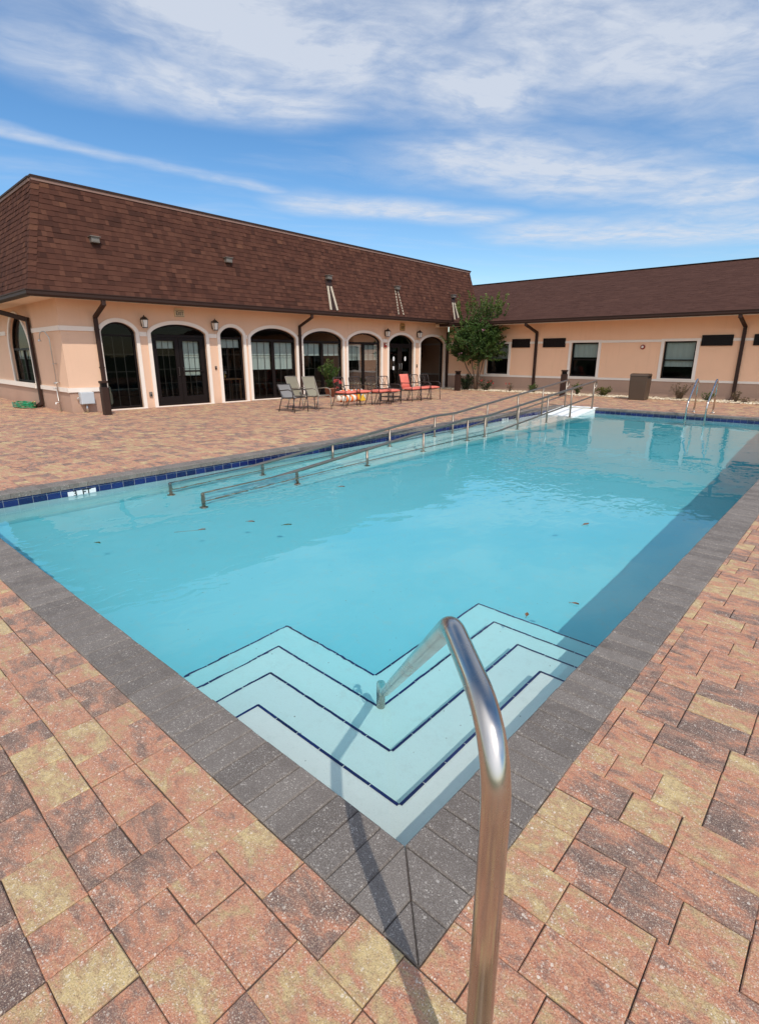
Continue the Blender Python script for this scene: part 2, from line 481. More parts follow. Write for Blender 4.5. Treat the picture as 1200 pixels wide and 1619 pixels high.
COUCH = simple('tan_upholstery', (.72, .60, .40), .9, bump=.2)
WOOD = simple('brown_wood', (.16, .075, .035), .5, var=.3, scale=8)
BRASS = simple('brass', (.65, .42, .16), .25, metal=.9)
LEAF_BROWN = simple('dead_leaf', (.16, .075, .03), .7, var=.4, scale=30)
LEAF_GREEN2 = simple('fallen_green_leaf', (.05, .085, .03), .6, var=.3, scale=30)
PAPER = simple('white_paper', (.75, .75, .75), .7)
MEMBRANE = simple('flat_roof_membrane', (.35, .34, .32), .9)
TERRA = simple('terracotta_pot', (.30, .12, .07), .8)

# ------------------------------------------------------------------ camera, sun, sky
EYE = V((0, 0, 1.53))
pitch = math.atan(248.5 / 844.0); head = R(41.9)
fw = V((-math.sin(head) * math.cos(pitch), math.cos(head) * math.cos(pitch), -math.sin(pitch)))
cam = bpy.data.cameras.new('camera'); cam_o = bpy.data.objects.new('camera', cam); COL.objects.link(cam_o)
cam.sensor_fit = 'HORIZONTAL'; cam.sensor_width = 36; cam.lens = 844.0 / 1200 * 36
cam.clip_start = .02; cam.clip_end = 3000
cam_o.location = EYE; cam_o.rotation_euler = fw.to_track_quat('-Z', 'Y').to_euler()
SC.camera = cam_o
SUN = V((.75, -.40, 1.0)).normalized()
sl = bpy.data.lights.new('sun', 'SUN'); sl.energy = 2.95; sl.angle = R(.5); sl.color = (1, .945, .855)
sl.cycles.is_caustics_light = True
so = bpy.data.objects.new('sun', sl); COL.objects.link(so); so.location = (6, -4, 12)
so.rotation_euler = SUN.to_track_quat('Z', 'Y').to_euler()

W = bpy.data.worlds.new('World'); SC.world = W; W.use_nodes = True
t = NT(W.node_tree); bg = W.node_tree.nodes['Background']
sky = t.n('ShaderNodeTexSky'); sky.sky_type = 'NISHITA'; sky.sun_disc = False
sky.sun_elevation = math.asin(SUN.z); sky.sun_rotation = math.atan2(SUN.x, SUN.y)
sky.air_density = 1.0; sky.dust_density = .25; sky.ozone_density = 2.2; sky.altitude = 0
SKYSTR = .15
hs = t.n('ShaderNodeHueSaturation'); hs.inputs['Saturation'].default_value = 1.26; t.l(sky.outputs[0], hs.inputs['Color'])
d = t.n('ShaderNodeTexCoord').outputs['Generated']
sx = t.n('ShaderNodeSeparateXYZ'); t.l(d, sx.inputs[0])
zc = t.math('MAXIMUM', sx.outputs[2], .03)
cu = t.n('ShaderNodeCombineXYZ')
t.l(t.math('DIVIDE', sx.outputs[0], zc), cu.inputs[0]); t.l(t.math('DIVIDE', sx.outputs[1], zc), cu.inputs[1])
uv = cu.outputs[0]
wa = t.n('ShaderNodeTexNoise'); wa.inputs['Scale'].default_value = 1.1; wa.inputs['Detail'].default_value = 3; t.l(uv, wa.inputs['Vector'])
warp = t.vmath('MULTIPLY', t.vmath('SUBTRACT', wa.outputs['Color'], (.5, .5, .5)), (.42, .42, 0))
uvw = t.vmath('ADD', uv, warp)
rot = t.n('ShaderNodeVectorRotate'); rot.rotation_type = 'Z_AXIS'; rot.inputs['Angle'].default_value = R(-62); t.l(uvw, rot.inputs['Vector'])
st = t.vmath('MULTIPLY', rot.outputs[0], (.55, 1.35, 1))
fib = t.noise(st, 2.9, 9, .66, .12)
soft = t.noise(uvw, 1.15, 6, .55)
def seg_mask(a, b, w, amp, fall=2.2):
    a = V((a[0], a[1], 0)); b = V((b[0], b[1], 0)); ab = b - a
    pa = t.vmath('SUBTRACT', uvw, tuple(a))
    k = t.math('DIVIDE', t.vmath('DOT_PRODUCT', pa, tuple(ab)), ab.dot(ab), clamp=True)
    sc = t.n('ShaderNodeVectorMath'); sc.operation = 'SCALE'; sc.inputs[0].default_value = tuple(ab); t.l(k, sc.inputs['Scale'])
    dd = t.vmath('LENGTH', t.vmath('SUBTRACT', pa, sc.outputs[0]))
    return t.sstep(dd, 0, w, amp, 0)
masks = [
    seg_mask((-1.8, .95), (-1.35, 2.1), .72, 1.05), seg_mask((-2.35, .95), (-1.95, 1.75), .42, .95),
    seg_mask((-1.1, 1.7), (-.5, 2.6), .85, .95), seg_mask((-.3, 1.2), (-.3, 3.2), .9, .85),
    seg_mask((-3.20, .7), (-3.20, 1.5), .16, .70), seg_mask((-3.20, 1.5), (-3.05, 2.4), .15, .58),
    seg_mask((-3.1, 2.75), (-2.45, 3.9), .46, 1.0), seg_mask((-1.8, 2.8), (-1.0, 4.3), .80, 1.0),
    seg_mask((-2.3, 4.7), (-1.0, 5.9), .85, .9), seg_mask((-1.2, 4.6), (.2, 6.5), .9, .55),
    seg_mask((-5.5, 1.0), (-6.5, 3.0), .8, .3), seg_mask((1.0, -1.0), (2.5, 1.5), 1.2, .6), seg_mask((-.5, -2.5), (-3.0, -1.5), .9, .6),
]
mm = masks[0]
for k_ in masks[1:]: mm = t.math('MAXIMUM', mm, k_)
fine_c = t.noise(t.vmath('MULTIPLY', uvw, (1, 1, 1)), 5.0, 6, .6, .3)
fibm = t.math('MULTIPLY', t.sstep(fib, .26, .70, .50, 1.12), t.sstep(fine_c, .28, .62, .66, 1.08))
softm = t.sstep(soft, .26, .58, .55, 1.0)
cover = t.math('MULTIPLY', t.math('MULTIPLY', mm, fibm), softm)
thin = t.math('MULTIPLY', t.sstep(t.noise(st, 1.3, 6, .6), .46, .80, 0, .32), t.sstep(fib, .3, .7, .3, 1))
cover = t.math('MAXIMUM', cover, thin)
back = t.math('MULTIPLY', t.sstep(sx.outputs[1], .12, -.35, 0, .85), t.sstep(soft, .30, .55, .55, 1.0))      # unseen white haze added behind the camera to make the light more neutral
cover = t.math('MAXIMUM', cover, back)
cover = t.math('MULTIPLY', cover, t.sstep(sx.outputs[2], .02, .14))
cover = t.math('MINIMUM', cover, .86)
cloudc = t.n('ShaderNodeRGB'); cloudc.outputs[0].default_value = (.70 / SKYSTR, .75 / SKYSTR, .84 / SKYSTR, 1)
near_sun = t.sstep(t.vmath('DOT_PRODUCT', d, tuple(SUN)), .15, .98, 1.0, 2.3)        # out-of-view cloud brightened towards the sun to lift the ambient light
cb = t.n('ShaderNodeVectorMath'); cb.operation = 'SCALE'; t.l(cloudc.outputs[0], cb.inputs[0]); t.l(near_sun, cb.inputs['Scale'])
skyc = t.mix(cover, hs.outputs[0], cb.outputs[0])
t.l(skyc, bg.inputs['Color']); bg.inputs['Strength'].default_value = SKYSTR
SC.view_settings.view_transform = 'Standard'; SC.view_settings.look = 'None'; SC.view_settings.exposure = 0
SC.cycles.use_denoising = True
SC.cycles.max_bounces = 10; SC.cycles.transparent_max_bounces = 12; SC.cycles.transmission_bounces = 8
SC.cycles.sample_clamp_indirect = 6

# ------------------------------------------------------------------ pool
PX0, PX1, PY0, PY1 = -7.13, -.83, 1.05, 16.42
WL = -.15; CW = .255
def floor_z(y):
    pts = [(0, -.95), (5.0, -.96), (9.5, -1.12), (14.5, -1.5), (20, -1.55)]
    for (a, za), (b, zb) in zip(pts, pts[1:]):
        if y <= b: return za + (zb - za) * (y - a) / (b - a)
    return pts[-1][1]
mb = MB()
ys = [PY0] + [PY0 + (PY1 - PY0) * i / 40 for i in range(1, 40)] + [PY1]
for a, b_ in zip(ys, ys[1:]):
    mb.face([(PX0, a, floor_z(a)), (PX1, a, floor_z(a)), (PX1, b_, floor_z(b_)), (PX0, b_, floor_z(b_))])
    for x in (PX0, PX1):
        mb.face([(x, a, floor_z(a)), (x, b_, floor_z(b_)), (x, b_, -.055), (x, a, -.055)])
for y in (PY0, PY1):
    mb.face([(PX0, y, floor_z(y)), (PX1, y, floor_z(y)), (PX1, y, -.055), (PX0, y, -.055)])
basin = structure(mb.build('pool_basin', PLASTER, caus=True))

# water line tiles: three rows of 150 mm tiles on a grout backing
mb = MB(); tl = .150; gp = .004
def tile_run(p0, p1, nrm, rows, skip=None):
    p0 = V(p0); p1 = V(p1); L = (p1 - p0).length; dr = (p1 - p0).normalized(); nrm = V(nrm)
    n = int(round(L / tl)); w = L / n
    zt = -.058; hh = [.022, .080]
    q = [p0 + nrm * .003, p1 + nrm * .003]
    mb.face([q[0] + V((0, 0, zt)), q[1] + V((0, 0, zt)), q[1] + V((0, 0, zt - sum(hh))), q[0] + V((0, 0, zt - sum(hh)))], 1)
    z = zt
    for h in hh:
        for i in range(n):
            a = p0 + dr * (i * w + gp / 2) + nrm * .007; b = p0 + dr * ((i + 1) * w - gp / 2) + nrm * .007
            mb.face([a + V((0, 0, z)), b + V((0, 0, z)), b + V((0, 0, z - h + gp)), a + V((0, 0, z - h + gp))], 0, (random.random(),) * 3)
        z -= h
tile_run((PX0, PY0, 0), (PX0, PY1, 0), (1, 0, 0), 3)
tile_run((-6.03, PY1, 0), (PX1, PY1, 0), (0, -1, 0), 3)
tile_run((PX1, PY0, 0), (PX1, PY1, 0), (-1, 0, 0), 3)
tile_run((PX0, PY0, 0), (PX1, PY0, 0), (0, 1, 0), 3)
o = structure(mb.build('waterline_tile', [TILE, GROUT], basin, col=True, caus=True)); del o['kind']

# ramp (part of the basin)
def rail_z(y):
    pts = [(3.0, -.305), (9.5, .245), (10.4, .245), (16.7, .795)]
    for (a, za), (b, zb) in zip(pts, pts[1:]):
        if y <= b: return za + (zb - za) * (y - a) / (b - a)
    return pts[-1][1]
mb = MB(); RX = -6.03
rys = [4.05 + (16.42 - 4.05) * i / 60 for i in range(61)]
for a, b_ in zip(rys, rys[1:]):
    za = min(rail_z(a) - .80, -.012); zb = min(rail_z(b_) - .80, -.012)
    fa, fb = floor_z(a) - .02, floor_z(b_) - .02
    mb.face([(PX0, a, za), (RX, a, za), (RX, b_, zb), (PX0, b_, zb)])
    mb.face([(RX, a, fa), (RX, b_, fb), (RX, b_, zb), (RX, a, za)])
    # kerb along the open side
    mb.box((RX - .045, a, za), (RX + .012, b_, za + .035))
mb.face([(PX0, 16.42, -.012), (RX, 16.42, -.012), (RX, 16.70, .004), (PX0, 16.70, .004)])
mb.face([(RX, 16.42, -.012), (RX, 16.70, .004), (RX, 16.70, -.3), (RX, 16.42, -.3)])
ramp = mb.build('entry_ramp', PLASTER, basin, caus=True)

# corner steps
STEPS = [(-.275, -2.06, (-1.105, 1.352), 2.61), (-.45, -2.36, (-1.405, 1.65), 2.92), (-.625, -2.67, (-1.745, 1.95), 3.21), (-.80, -2.96, (-2.06, 2.25), 3.51)]
mb = MB()
for k, (z, ax, (ix, iy), by) in enumerate(STEPS):
    zb = STEPS[k + 1][0] if k < 3 else -1.02
    poly = [(PX1 + .0, PY0), (PX1, by), (ix, by), (ix, iy), (ax, iy), (ax, PY0)]
    mb.prism(poly, zb, z)
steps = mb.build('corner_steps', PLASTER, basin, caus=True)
mb = MB()
def nose(p, q, out, z):
    p = V((p[0], p[1], z)); q = V((q[0], q[1], z)); L = (q - p).length; n = max(1, int(L / .152)); dr = (q - p).normalized(); out = V((out[0], out[1], 0))
    for i in range(n):
        a = p + dr * (L * i / n + .002); b = p + dr * (L * (i + 1) / n - .002)
        i0 = -out * .012; up = V((0, 0, .003)); o1 = out * .003; dn = V((0, 0, -.018))
        c = (random.random(),) * 3
        mb.face([a + i0 + up, b + i0 + up, b + o1 + up, a + o1 + up], 0, c)
        mb.face([a + o1 + up, b + o1 + up, b + o1 + dn, a + o1 + dn], 0, c)
for z, ax, (ix, iy), by in STEPS:
    nose((ax, PY0), (ax, iy), (-1, 0), z); nose((ax, iy), (ix, iy), (0, 1), z)
    nose((ix, iy), (ix, by), (-1, 0), z); nose((ix, by), (PX1, by), (0, 1), z)
mb.build('nosing_tile', TILE, steps, col=True, caus=True)

# water sheet
mb = MB()
NXW, NYW = 150, 365
def wave(x, y):
    n1 = mnoise.noise(V((x * 2.1, y * 1.7, 3.1))); n2 = mnoise.noise(V((x * 4.7 + 9, y * 3.9, 7.7)))
    calm = .35 + .65 * min(1, max(0, .5 + 1.4 * mnoise.noise(V((x * .35, y * .3, 1.3)))))
    return (.0019 * n1 + .0008 * n2) * calm
for j_ in range(NYW + 1):
    for i_ in range(NXW + 1):
        x_ = PX0 - .002 + (PX1 - PX0 + .004) * i_ / NXW; y_ = PY0 - .002 + (PY1 - PY0 + .004) * j_ / NYW
        mb.v.append((x_, y_, WL + wave(x_, y_)))
for j_ in range(NYW):
    for i_ in range(NXW):
        k_ = j_ * (NXW + 1) + i_
        mb.f.append((k_, k_ + 1, k_ + NXW + 2, k_ + NXW + 1)); mb.m.append(0); mb.c.append((0, 0, 0))
water = structure(mb.build('water', WATER, smooth=True)); water.cycles.is_caustics_caster = True

# coping
def paver(mb, quad, ztop, th=.05, bev=.005, col=None, tilt=.0012):
    """one stone: quad is four xy corners counter-clockwise, with a chamfered top edge"""
    c = col or (random.random(), random.random(), random.random())
    cx = sum(p[0] for p in quad) / 4; cy = sum(p[1] for p in quad) / 4
    dz = random.uniform(-tilt, tilt); tx = random.uniform(-tilt, tilt) * 4; ty = random.uniform(-tilt, tilt) * 4
    vs = []
    ins = []
    for i in range(4):
        p = V(quad[i]); a = (V(quad[i - 1]) - p).normalized(); b = (V(quad[(i + 1) % 4]) - p).normalized()
        s_ = max(.3, math.sqrt(max(1e-6, (1 - a.dot(b)) / 2)))
        ins.append(p + (a + b) * bev)
    for p in quad: vs.append((p[0], p[1], ztop - th))
    for p in quad: vs.append((p[0], p[1], ztop - bev + dz + tx * (p[0] - cx) + ty * (p[1] - cy)))
    for p in ins: vs.append((p[0], p[1], ztop + dz + tx * (p[0] - cx) + ty * (p[1] - cy)))
    fs = [(8, 9, 10, 11)]
    for i in range(4):
        j = (i + 1) % 4
        fs.append((i, j, 4 + j, 4 + i)); fs.append((4 + i, 4 + j, 8 + j, 8 + i))
    mb.raw(vs, fs, 0, c)
mb = MB()
OV = .015
X0, X1, Y0, Y1 = PX0 + OV, PX1 - OV, PY0 + OV, PY1 - OV       # inner edge of the coping
XO0, XO1, YO0, YO1 = X0 - CW, X1 + CW, Y0 - CW, Y1 + CW
g = .0014
def run(n0, n1, fn):
    L = n1 - n0; n = int(round(L / .1045)); w = L / n
    for i in range(n):
        a = n0 + i * w + g; b = n0 + (i + 1) * w - g
        j = random.uniform(-.0018, .0018)
        paver(mb, fn(a, b, j), .004, th=.062, bev=.006)
run(X0, X1, lambda a, b, j: [(a, YO0 + j), (b, YO0 + j), (b, Y0 + j), (a, Y0 + j)])
run(RX, X1, lambda a, b, j: [(a, Y1 + j), (b, Y1 + j), (b, YO1 + j), (a, YO1 + j)])
run(Y0, Y1, lambda a, b, j: [(X1 + j, a), (XO1 + j, a), (XO1 + j, b), (X1 + j, b)])
run(Y0, Y1, lambda a, b, j: [(XO0 + j, a), (X0 + j, a), (X0 + j, b), (XO0 + j, b)])
for (xi, xo, yi, yo) in ((X1, XO1, Y0, YO0), (X0, XO0, Y0, YO0), (X1, XO1, Y1, YO1), (X0, XO0, Y1, YO1)):
    xm, ym = (xi + xo) / 2, (yi + yo) / 2
    e = g * math.copysign(1, xo - xi); f = g * math.copysign(1, yo - yi)
    qs = [[(xi + e, yi + 2 * f), (xm - e, ym + f), (xm - e, yo - f), (xi + e, yo - f)], [(xm + e, ym + 2 * f), (xo - 2 * e, yo - f), (xo - 4 * e, yo - f), (xm + e, yo - f)],
          [(xi + 2 * e, yi + f), (xo - e, yi + f), (xo - e, ym - f), (xm + e, ym - f)], [(xm + 2 * e, ym + f), (xo - e, ym + f), (xo - e, yo - 4 * f), (xo - e, yo - 2 * f)]]
    for q in qs:
        area = sum(q[i][0] * q[(i + 1) % 4][1] - q[(i + 1) % 4][0] * q[i][1] for i in range(4))
        if area < 0: q = list(reversed(q))
        paver(mb, q, .004, th=.062, bev=.005)
coping = structure(mb.build('pool_coping', COPING, col=True))
# mortar bed below the coping (hidden by it except in the joints)
mb = MB()
for lo, hi in (((XO0, YO0), (XO1, PY0 + .002)), ((XO0, PY0 + .002), (PX0 + .002, YO1)), ((PX1 - .002, PY0 + .002), (XO1, YO1)), ((RX + .002, PY1 - .002), (PX1 - .002, YO1))):
    mb.box((lo[0], lo[1], -.05), (hi[0], hi[1], -.006))
mb.build('mortar_bed', SAND, coping)

# ------------------------------------------------------------------ paved deck
mb = MB()
ROW = .1635
def covered(x0, x1, y0, y1):
    """clip a stone against the pool opening; returns list of rects"""
    if x1 <= XO0 or x0 >= XO1 or y1 <= YO0 or y0 >= YO1: return [(x0, x1, y0, y1)]
    out = []
    if y0 < YO0 - .02: out.append((x0, x1, y0, YO0))
    if y1 > YO1 + .02: out.append((x0, x1, YO1, y1))
    if not out:
        if x0 < XO0 - .02: out.append((x0, XO0, y0, y1))
        if x1 > XO1 + .02: out.append((XO1, x1, y0, y1))
    return out
def deck_xrange(y):
    lo = -24.0 if y < 5.56 else -16.12 + .033 * (y - 5.4)
    return lo, 7.0
DY0, DY1 = -4.0, 21.15
def lay(a, b_, y0, y1):
    near = (a > -9 and y0 < 9)
    for (q0, q1, p0, p1) in covered(a, b_, y0, y1):
        if q1 - q0 < .02 or p1 - p0 < .02: continue
        j = .0016
        jit = [random.uniform(-.0022, .0014) for _ in range(8)]
        wob = lambda xx, yy: .0045 * math.sin(xx * 1.9 + yy * .7) + .003 * math.sin(xx * 5.3 + yy * 2.1)
        quad = [(q0 + j + jit[0], p0 + j + jit[1]), (q1 - j + jit[2], p0 + j + jit[3]), (q1 - j + jit[4], p1 - j + jit[5]), (q0 + j + jit[6], p1 - j + jit[7])]
        quad = [(xx, yy + (wob(xx, yy) if YO1 + .3 < yy or yy < YO0 - .2 or xx < XO0 - .2 or xx > XO1 + .2 else 0)) for xx, yy in quad]
        if near: paver(mb, quad, 0, th=.03, bev=.0032)
        else:
            c = (random.random(), random.random(), random.random())
            mb.face([(p[0], p[1], random.uniform(-.001, .001)) for p in quad], 0, c)
BAND = 3 * ROW
y = YO0 - BAND * math.ceil((YO0 - DY0) / BAND)
while y < DY1:
    lo, hi = deck_xrange(min(y + BAND, DY1))
    if y + .02 < 5.56 < y + BAND: lo = -24.0
    x = lo - random.random() * .3
    while x < hi:
        if random.random() < .20:                       # two courses of 9 inch stones
            w = random.choice((.163, .163, .245))
            hs = [BAND / 2, BAND / 2]; runs = [[w], [w]]
        else:                                           # three courses of 6 inch stones
            w = random.choice((.408, .490, .653))
            hs = [ROW] * 3; runs = []
            for k in range(3):
                r_ = []; tot = 0
                while w - tot > .01:
                    opts = [q for q in (.163, .163, .245) if w - tot - q > -.01 and (w - tot - q < .01 or w - tot - q > .15)]
                    q = random.choice(opts) if opts else w - tot
                    r_.append(q); tot += q
                runs.append(r_)
        yy = y
        for h_, r_ in zip(hs, runs):
            xx = x
            for q in r_:
                a, b_ = max(xx, lo), min(xx + q, hi)
                p0, p1 = max(yy, DY0), min(yy + h_, DY1)
                if b_ - a > .03 and p1 - p0 > .03: lay(a, b_, p0, p1)
                xx += q
            yy += h_
        x += w
    y += BAND
deck = structure(mb.build('patio_paving', PAVER, col=True))
mb = MB()
for lo, hi in (((-24, DY0), (-16.1, 5.39)), ((-16.1, DY0), (XO0, DY1)), ((XO0, DY0), (XO1, YO0)), ((XO1, DY0), (7, DY1)), ((XO0, YO1), (XO1, DY1))):
    mb.face([(lo[0], lo[1], -.007), (hi[0], lo[1], -.007), (hi[0], hi[1], -.007), (lo[0], hi[1], -.007)])
mb.build('joint_sand', SAND, deck)
# lawn to the horizon, with the pool cut out
mb = MB()
B = 900
for lo, hi in (((-B, -B), (XO0, B)), ((XO1, -B), (B, B)), ((XO0, -B), (XO1, YO0)), ((XO0, YO1), (XO1, B))):
    mb.face([(lo[0], lo[1], -.03), (hi[0], lo[1], -.03), (hi[0], hi[1], -.03), (lo[0], hi[1], -.03)])
structure(mb.build('ground', LAWN))

# planting bed along the right wing
mb = MB()
mb.face([(-15.5, 21.15, -.004), (7, 21.15, -.004), (7, 22.3, -.004), (-15.5, 22.3, -.004)])
structure(mb.build('planting_bed', SOIL))
mb = MB()
phi = (1 + 5 ** .5) / 2
ico_v = [V(p).normalized() for p in ((-1, phi, 0), (1, phi, 0), (-1, -phi, 0), (1, -phi, 0), (0, -1, phi), (0, 1, phi), (0, -1, -phi), (0, 1, -phi), (phi, 0, -1), (phi, 0, 1), (-phi, 0, -1), (-phi, 0, 1))]
ico_f = [(0, 11, 5), (0, 5, 1), (0, 1, 7), (0, 7, 10), (0, 10, 11), (1, 5, 9), (5, 11, 4), (11, 10, 2), (10, 7, 6), (7, 1, 8), (3, 9, 4), (3, 4, 2), (3, 2, 6), (3, 6, 8), (3, 8, 9), (4, 9, 5), (2, 4, 11), (6, 2, 10), (8, 6, 7), (9, 8, 1)]
for i in range(5200):
    x = random.uniform(-15.4, 1.5); y = random.uniform(21.12, 22.1)
    if random.random() < .25: y = random.uniform(21.10, 21.35)
    r = random.uniform(.022, .05); s = V((random.uniform(.8, 1.5), random.uniform(.8, 1.4), random.uniform(.45, .8)))
    a = random.random() * 6.28; ca, sa = math.cos(a), math.sin(a)
    pts = []
    for p in ico_v:
        q = V((p.x * s.x, p.y * s.y, p.z * s.z)) * r * random.uniform(.88, 1.1)
        pts.append((x + q.x * ca - q.y * sa, y + q.x * sa + q.y * ca, .012 + q.z))
    mb.raw(pts, ico_f, 0, (random.random(),) * 3)
gr = mb.build('gravel', PEBBLE, col=True, smooth=True); gr['kind'] = 'stuff'
gr['label'] = 'pale river pebbles filling the bed along the right wing'; gr['category'] = 'gravel'

# ------------------------------------------------------------------ shingles
def shingles(mb, origin, along, up, nrm, slope_len, lo_fn, hi_fn, expo=.132, tabw=.185, th=.012, tint=lambda s, x: random.random()):
    origin = V(origin); along = V(along).normalized(); up = V(up).normalized(); nrm = V(nrm).normalized()
    n = int(math.ceil(slope_len / expo))
    for i in range(n):
        s0 = i * expo; s1 = min((i + 1) * expo + .01, slope_len)
        lo, hi = lo_fn((s0 + s1) / 2), hi_fn((s0 + s1) / 2)
        x = lo - random.uniform(0, tabw)
        while x < hi:
            w = tabw * random.uniform(.45, 1.25)
            a, b = max(x, lo), min(x + w, hi)
            x += w
            if b - a < .01: continue
            h = th * random.uniform(.75, 1.5); dj = random.uniform(-.008, .008) if i else 0
            c = tint(s0, a)
            p00 = origin + along * (a + .002) + up * (s0 + dj) + nrm * h; p10 = origin + along * (b - .002) + up * (s0 + dj) + nrm * h
            p01 = origin + along * (a + .002) + up * s1 + nrm * .002; p11 = origin + along * (b - .002) + up * s1 + nrm * .002
            mb.face([p00, p10, p11, p01], 0, (c, c, c))
            q00 = origin + along * (a + .002) + up * (s0 + dj); q10 = origin + along * (b - .002) + up * (s0 + dj)
            mb.face([q00, q10, p10, p00], 0, (c * .6, c * .6, c * .6))

# ------------------------------------------------------------------ clubhouse (left building), local frame: x out of the long wall, y along it
CPH = -math.atan2(.55, 16.7)
club = empty('clubhouse', (-16.1, 5.4, 0), CPH, 'long peach stucco clubhouse with arched windows under a steep brown shingled mansard roof', 'building')
CM = Matrix.Translation((-16.1, 5.4, 0)) @ Matrix.Rotation(CPH, 4, 'Z')
def cl(u, v, z): return CM @ V((u, v, z))
WT = 2.96          # soffit height
front = lambda a, z, o: V((o, a, z))
side = lambda a, z, o: V((-a, -o, z))
def rise(u): return max(0.0, 1 - u * u) ** .68
def arch_pts(a0, a1, spring, top, n=22):
    return [(a0 + (a1 - a0) * (1 - math.cos(math.pi * i / n)) / 2, spring + (top - spring) * rise(-math.cos(math.pi * i / n))) for i in range(n + 1)]
# openings on the long wall: kind, a0, a1, sill, spring, top
OPEN = [
    dict(k='tall', a0=1.00, a1=1.95, s=.03, sp=2.14, t=2.42), dict(k='door', a0=2.39, a1=4.15, s=.03, sp=2.14, t=2.42),
    dict(k='tall3', a0=4.65, a1=5.51, s=.03, sp=2.14, t=2.40), dict(k='pair', a0=5.79, a1=7.71, s=.04, sp=2.08, t=2.42, bl=1.05),
    dict(k='pair', a0=8.03, a1=10.00, s=.04, sp=2.07, t=2.40, bl=1.52), dict(k='pair', a0=10.29, a1=12.18, s=.04, sp=2.06, t=2.39, bl=1.34),
    dict(k='door2', a0=12.68, a1=14.31, s=.03, sp=2.03, t=2.37), dict(k='dark', a0=14.79, a1=16.56, s=.03, sp=2.03, t=2.35)]
def arch_wall(mb, P, a_lo, a_hi, z0, z1, ops, depth=.15):
    x = a_lo
    for o in ops:
        if o['a0'] > x: mb.face([P(x, z0, 0), P(o['a0'], z0, 0), P(o['a0'], z1, 0), P(x, z1, 0)])
        ap = arch_pts(o['a0'], o['a1'], o['sp'], o['t'])
        for p, q in zip(ap, ap[1:]):
            mb.face([P(p[0], p[1], 0), P(q[0], q[1], 0), P(q[0], z1, 0), P(p[0], z1, 0)])
        if o['s'] > z0: mb.face([P(o['a0'], z0, 0), P(o['a1'], z0, 0), P(o['a1'], o['s'], 0), P(o['a0'], o['s'], 0)])
        ring = [(o['a0'], o['s'])] + ap + [(o['a1'], o['s'])]
        for p, q in zip(ring, ring[1:] + ring[:1]):
            mb.face([P(p[0], p[1], 0), P(q[0], q[1], 0), P(q[0], q[1], -depth), P(p[0], p[1], -depth)])
        x = o['a1']
    mb.face([P(x, z0, 0), P(a_hi, z0, 0), P(a_hi, z1, 0), P(x, z1, 0)])
LW = 16.86         # wall length to the inner corner
mb = MB()
arch_wall(mb, front, 0, LW, 0, WT, OPEN)
SIDEWIN = dict(k='side', a0=2.95, a1=5.22, s=.70, sp=1.80, t=2.72)
arch_wall(mb, side, 0, 9.0, 0, WT, [SIDEWIN])
mb.face([(-9, 0, 0), (-9, 14, 0), (-9, 14, WT), (-9, 0, WT)])
mb.build('wall', STUCCO, club)
# taupe plinth paint on the corner stretch (proud by 4 mm)
mb = MB()
mb.box((-.2, .0, 0), (.004, .93, .545))
mb.box((-9, -.004, 0), (.0, .15, .545))
mb.build('plinth', STUCCO_LOW, club)
def band(mb, P, a0, a1, z0, z1, o=.035):
    mb.raw([P(a0, z0, -.01), P(a1, z0, -.01), P(a1, z1, -.01), P(a0, z1, -.01), P(a0, z0, o), P(a1, z0, o), P(a1, z1, o), P(a0, z1, o)],
           [(4, 5, 6, 7), (0, 1, 5, 4), (3, 2, 6, 7), (0, 3, 7, 4), (1, 2, 6, 5)])
def trim_part(parent, P, *args, bevel=.006):
    m_ = MB(); band(m_, P, *args); return m_.build('cornice_trim', TRIM, parent, bevel=bevel)
for P_, args in ((front, (-.035, .84, 2.15, 2.27)), (front, (-.045, .84, .55, .67, .045)), (side, (.0, 2.75, 2.15, 2.27)), (side, (0, 2.95, .55, .67, .045)), (side, (2.95, 9, .55, .70, .06)), (side, (5.42, 9, 2.15, 2.27))):
    trim_part(club, P_, *args)
# impost blocks joining the arch trims
for p, q in zip(OPEN, OPEN[1:]):
    g0, g1 = p['a1'] + .115, q['a0'] - .115
    if g1 - g0 > .03: trim_part(club, front, g0, g1, 2.05, 2.17, .030)
def ring_band(mb, P, path, w, o0, o1, closed=False):
    n = len(path); off = []
    for i in range(n):
        p = V((path[i][0], path[i][1])); a = V(path[max(i - 1, 0)]) if i else p; b = V(path[min(i + 1, n - 1)]) if i < n - 1 else p
        tdir = (V((b[0], b[1])) - V((a[0], a[1])))
        tdir.normalize(); nn = V((-tdir[1], tdir[0]))
        off.append(p + nn * w)
    for i in range(n - 1):
        p, q, r_, s_ = path[i], path[i + 1], off[i + 1], off[i]
        mb.face([P(p[0], p[1], o1), P(q[0], q[1], o1), P(r_[0], r_[1], o1), P(s_[0], s_[1], o1)])
        mb.face([P(s_[0], s_[1], o0), P(r_[0], r_[1], o0), P(r_[0], r_[1], o1), P(s_[0], s_[1], o1)])
        mb.face([P(p[0], p[1], o0), P(q[0], q[1], o0), P(q[0], q[1], o1), P(p[0], p[1], o1)])
def arch_fill(mb, P, o, dep, a0, a1, sill):
    ap = arch_pts(o['a0'], o['a1'], o['sp'], o['t'])
    mb.face([P(o['a0'] + .03, sill, dep)] + [P(min(max(p[0], o['a0'] + .03), o['a1'] - .03), p[1] - .02, dep) for p in ap] + [P(o['a1'] - .03, sill, dep)])
def rect(mb, P, a0, a1, z0, z1, d0, d1):
    vs = [P(a, z, o) for a in (a0, a1) for z in (z0, z1) for o in (d0, d1)]
    mb.raw(vs, [(0, 1, 3, 2), (4, 6, 7, 5), (0, 4, 5, 1), (2, 3, 7, 6), (0, 2, 6, 4), (1, 5, 7, 3)])
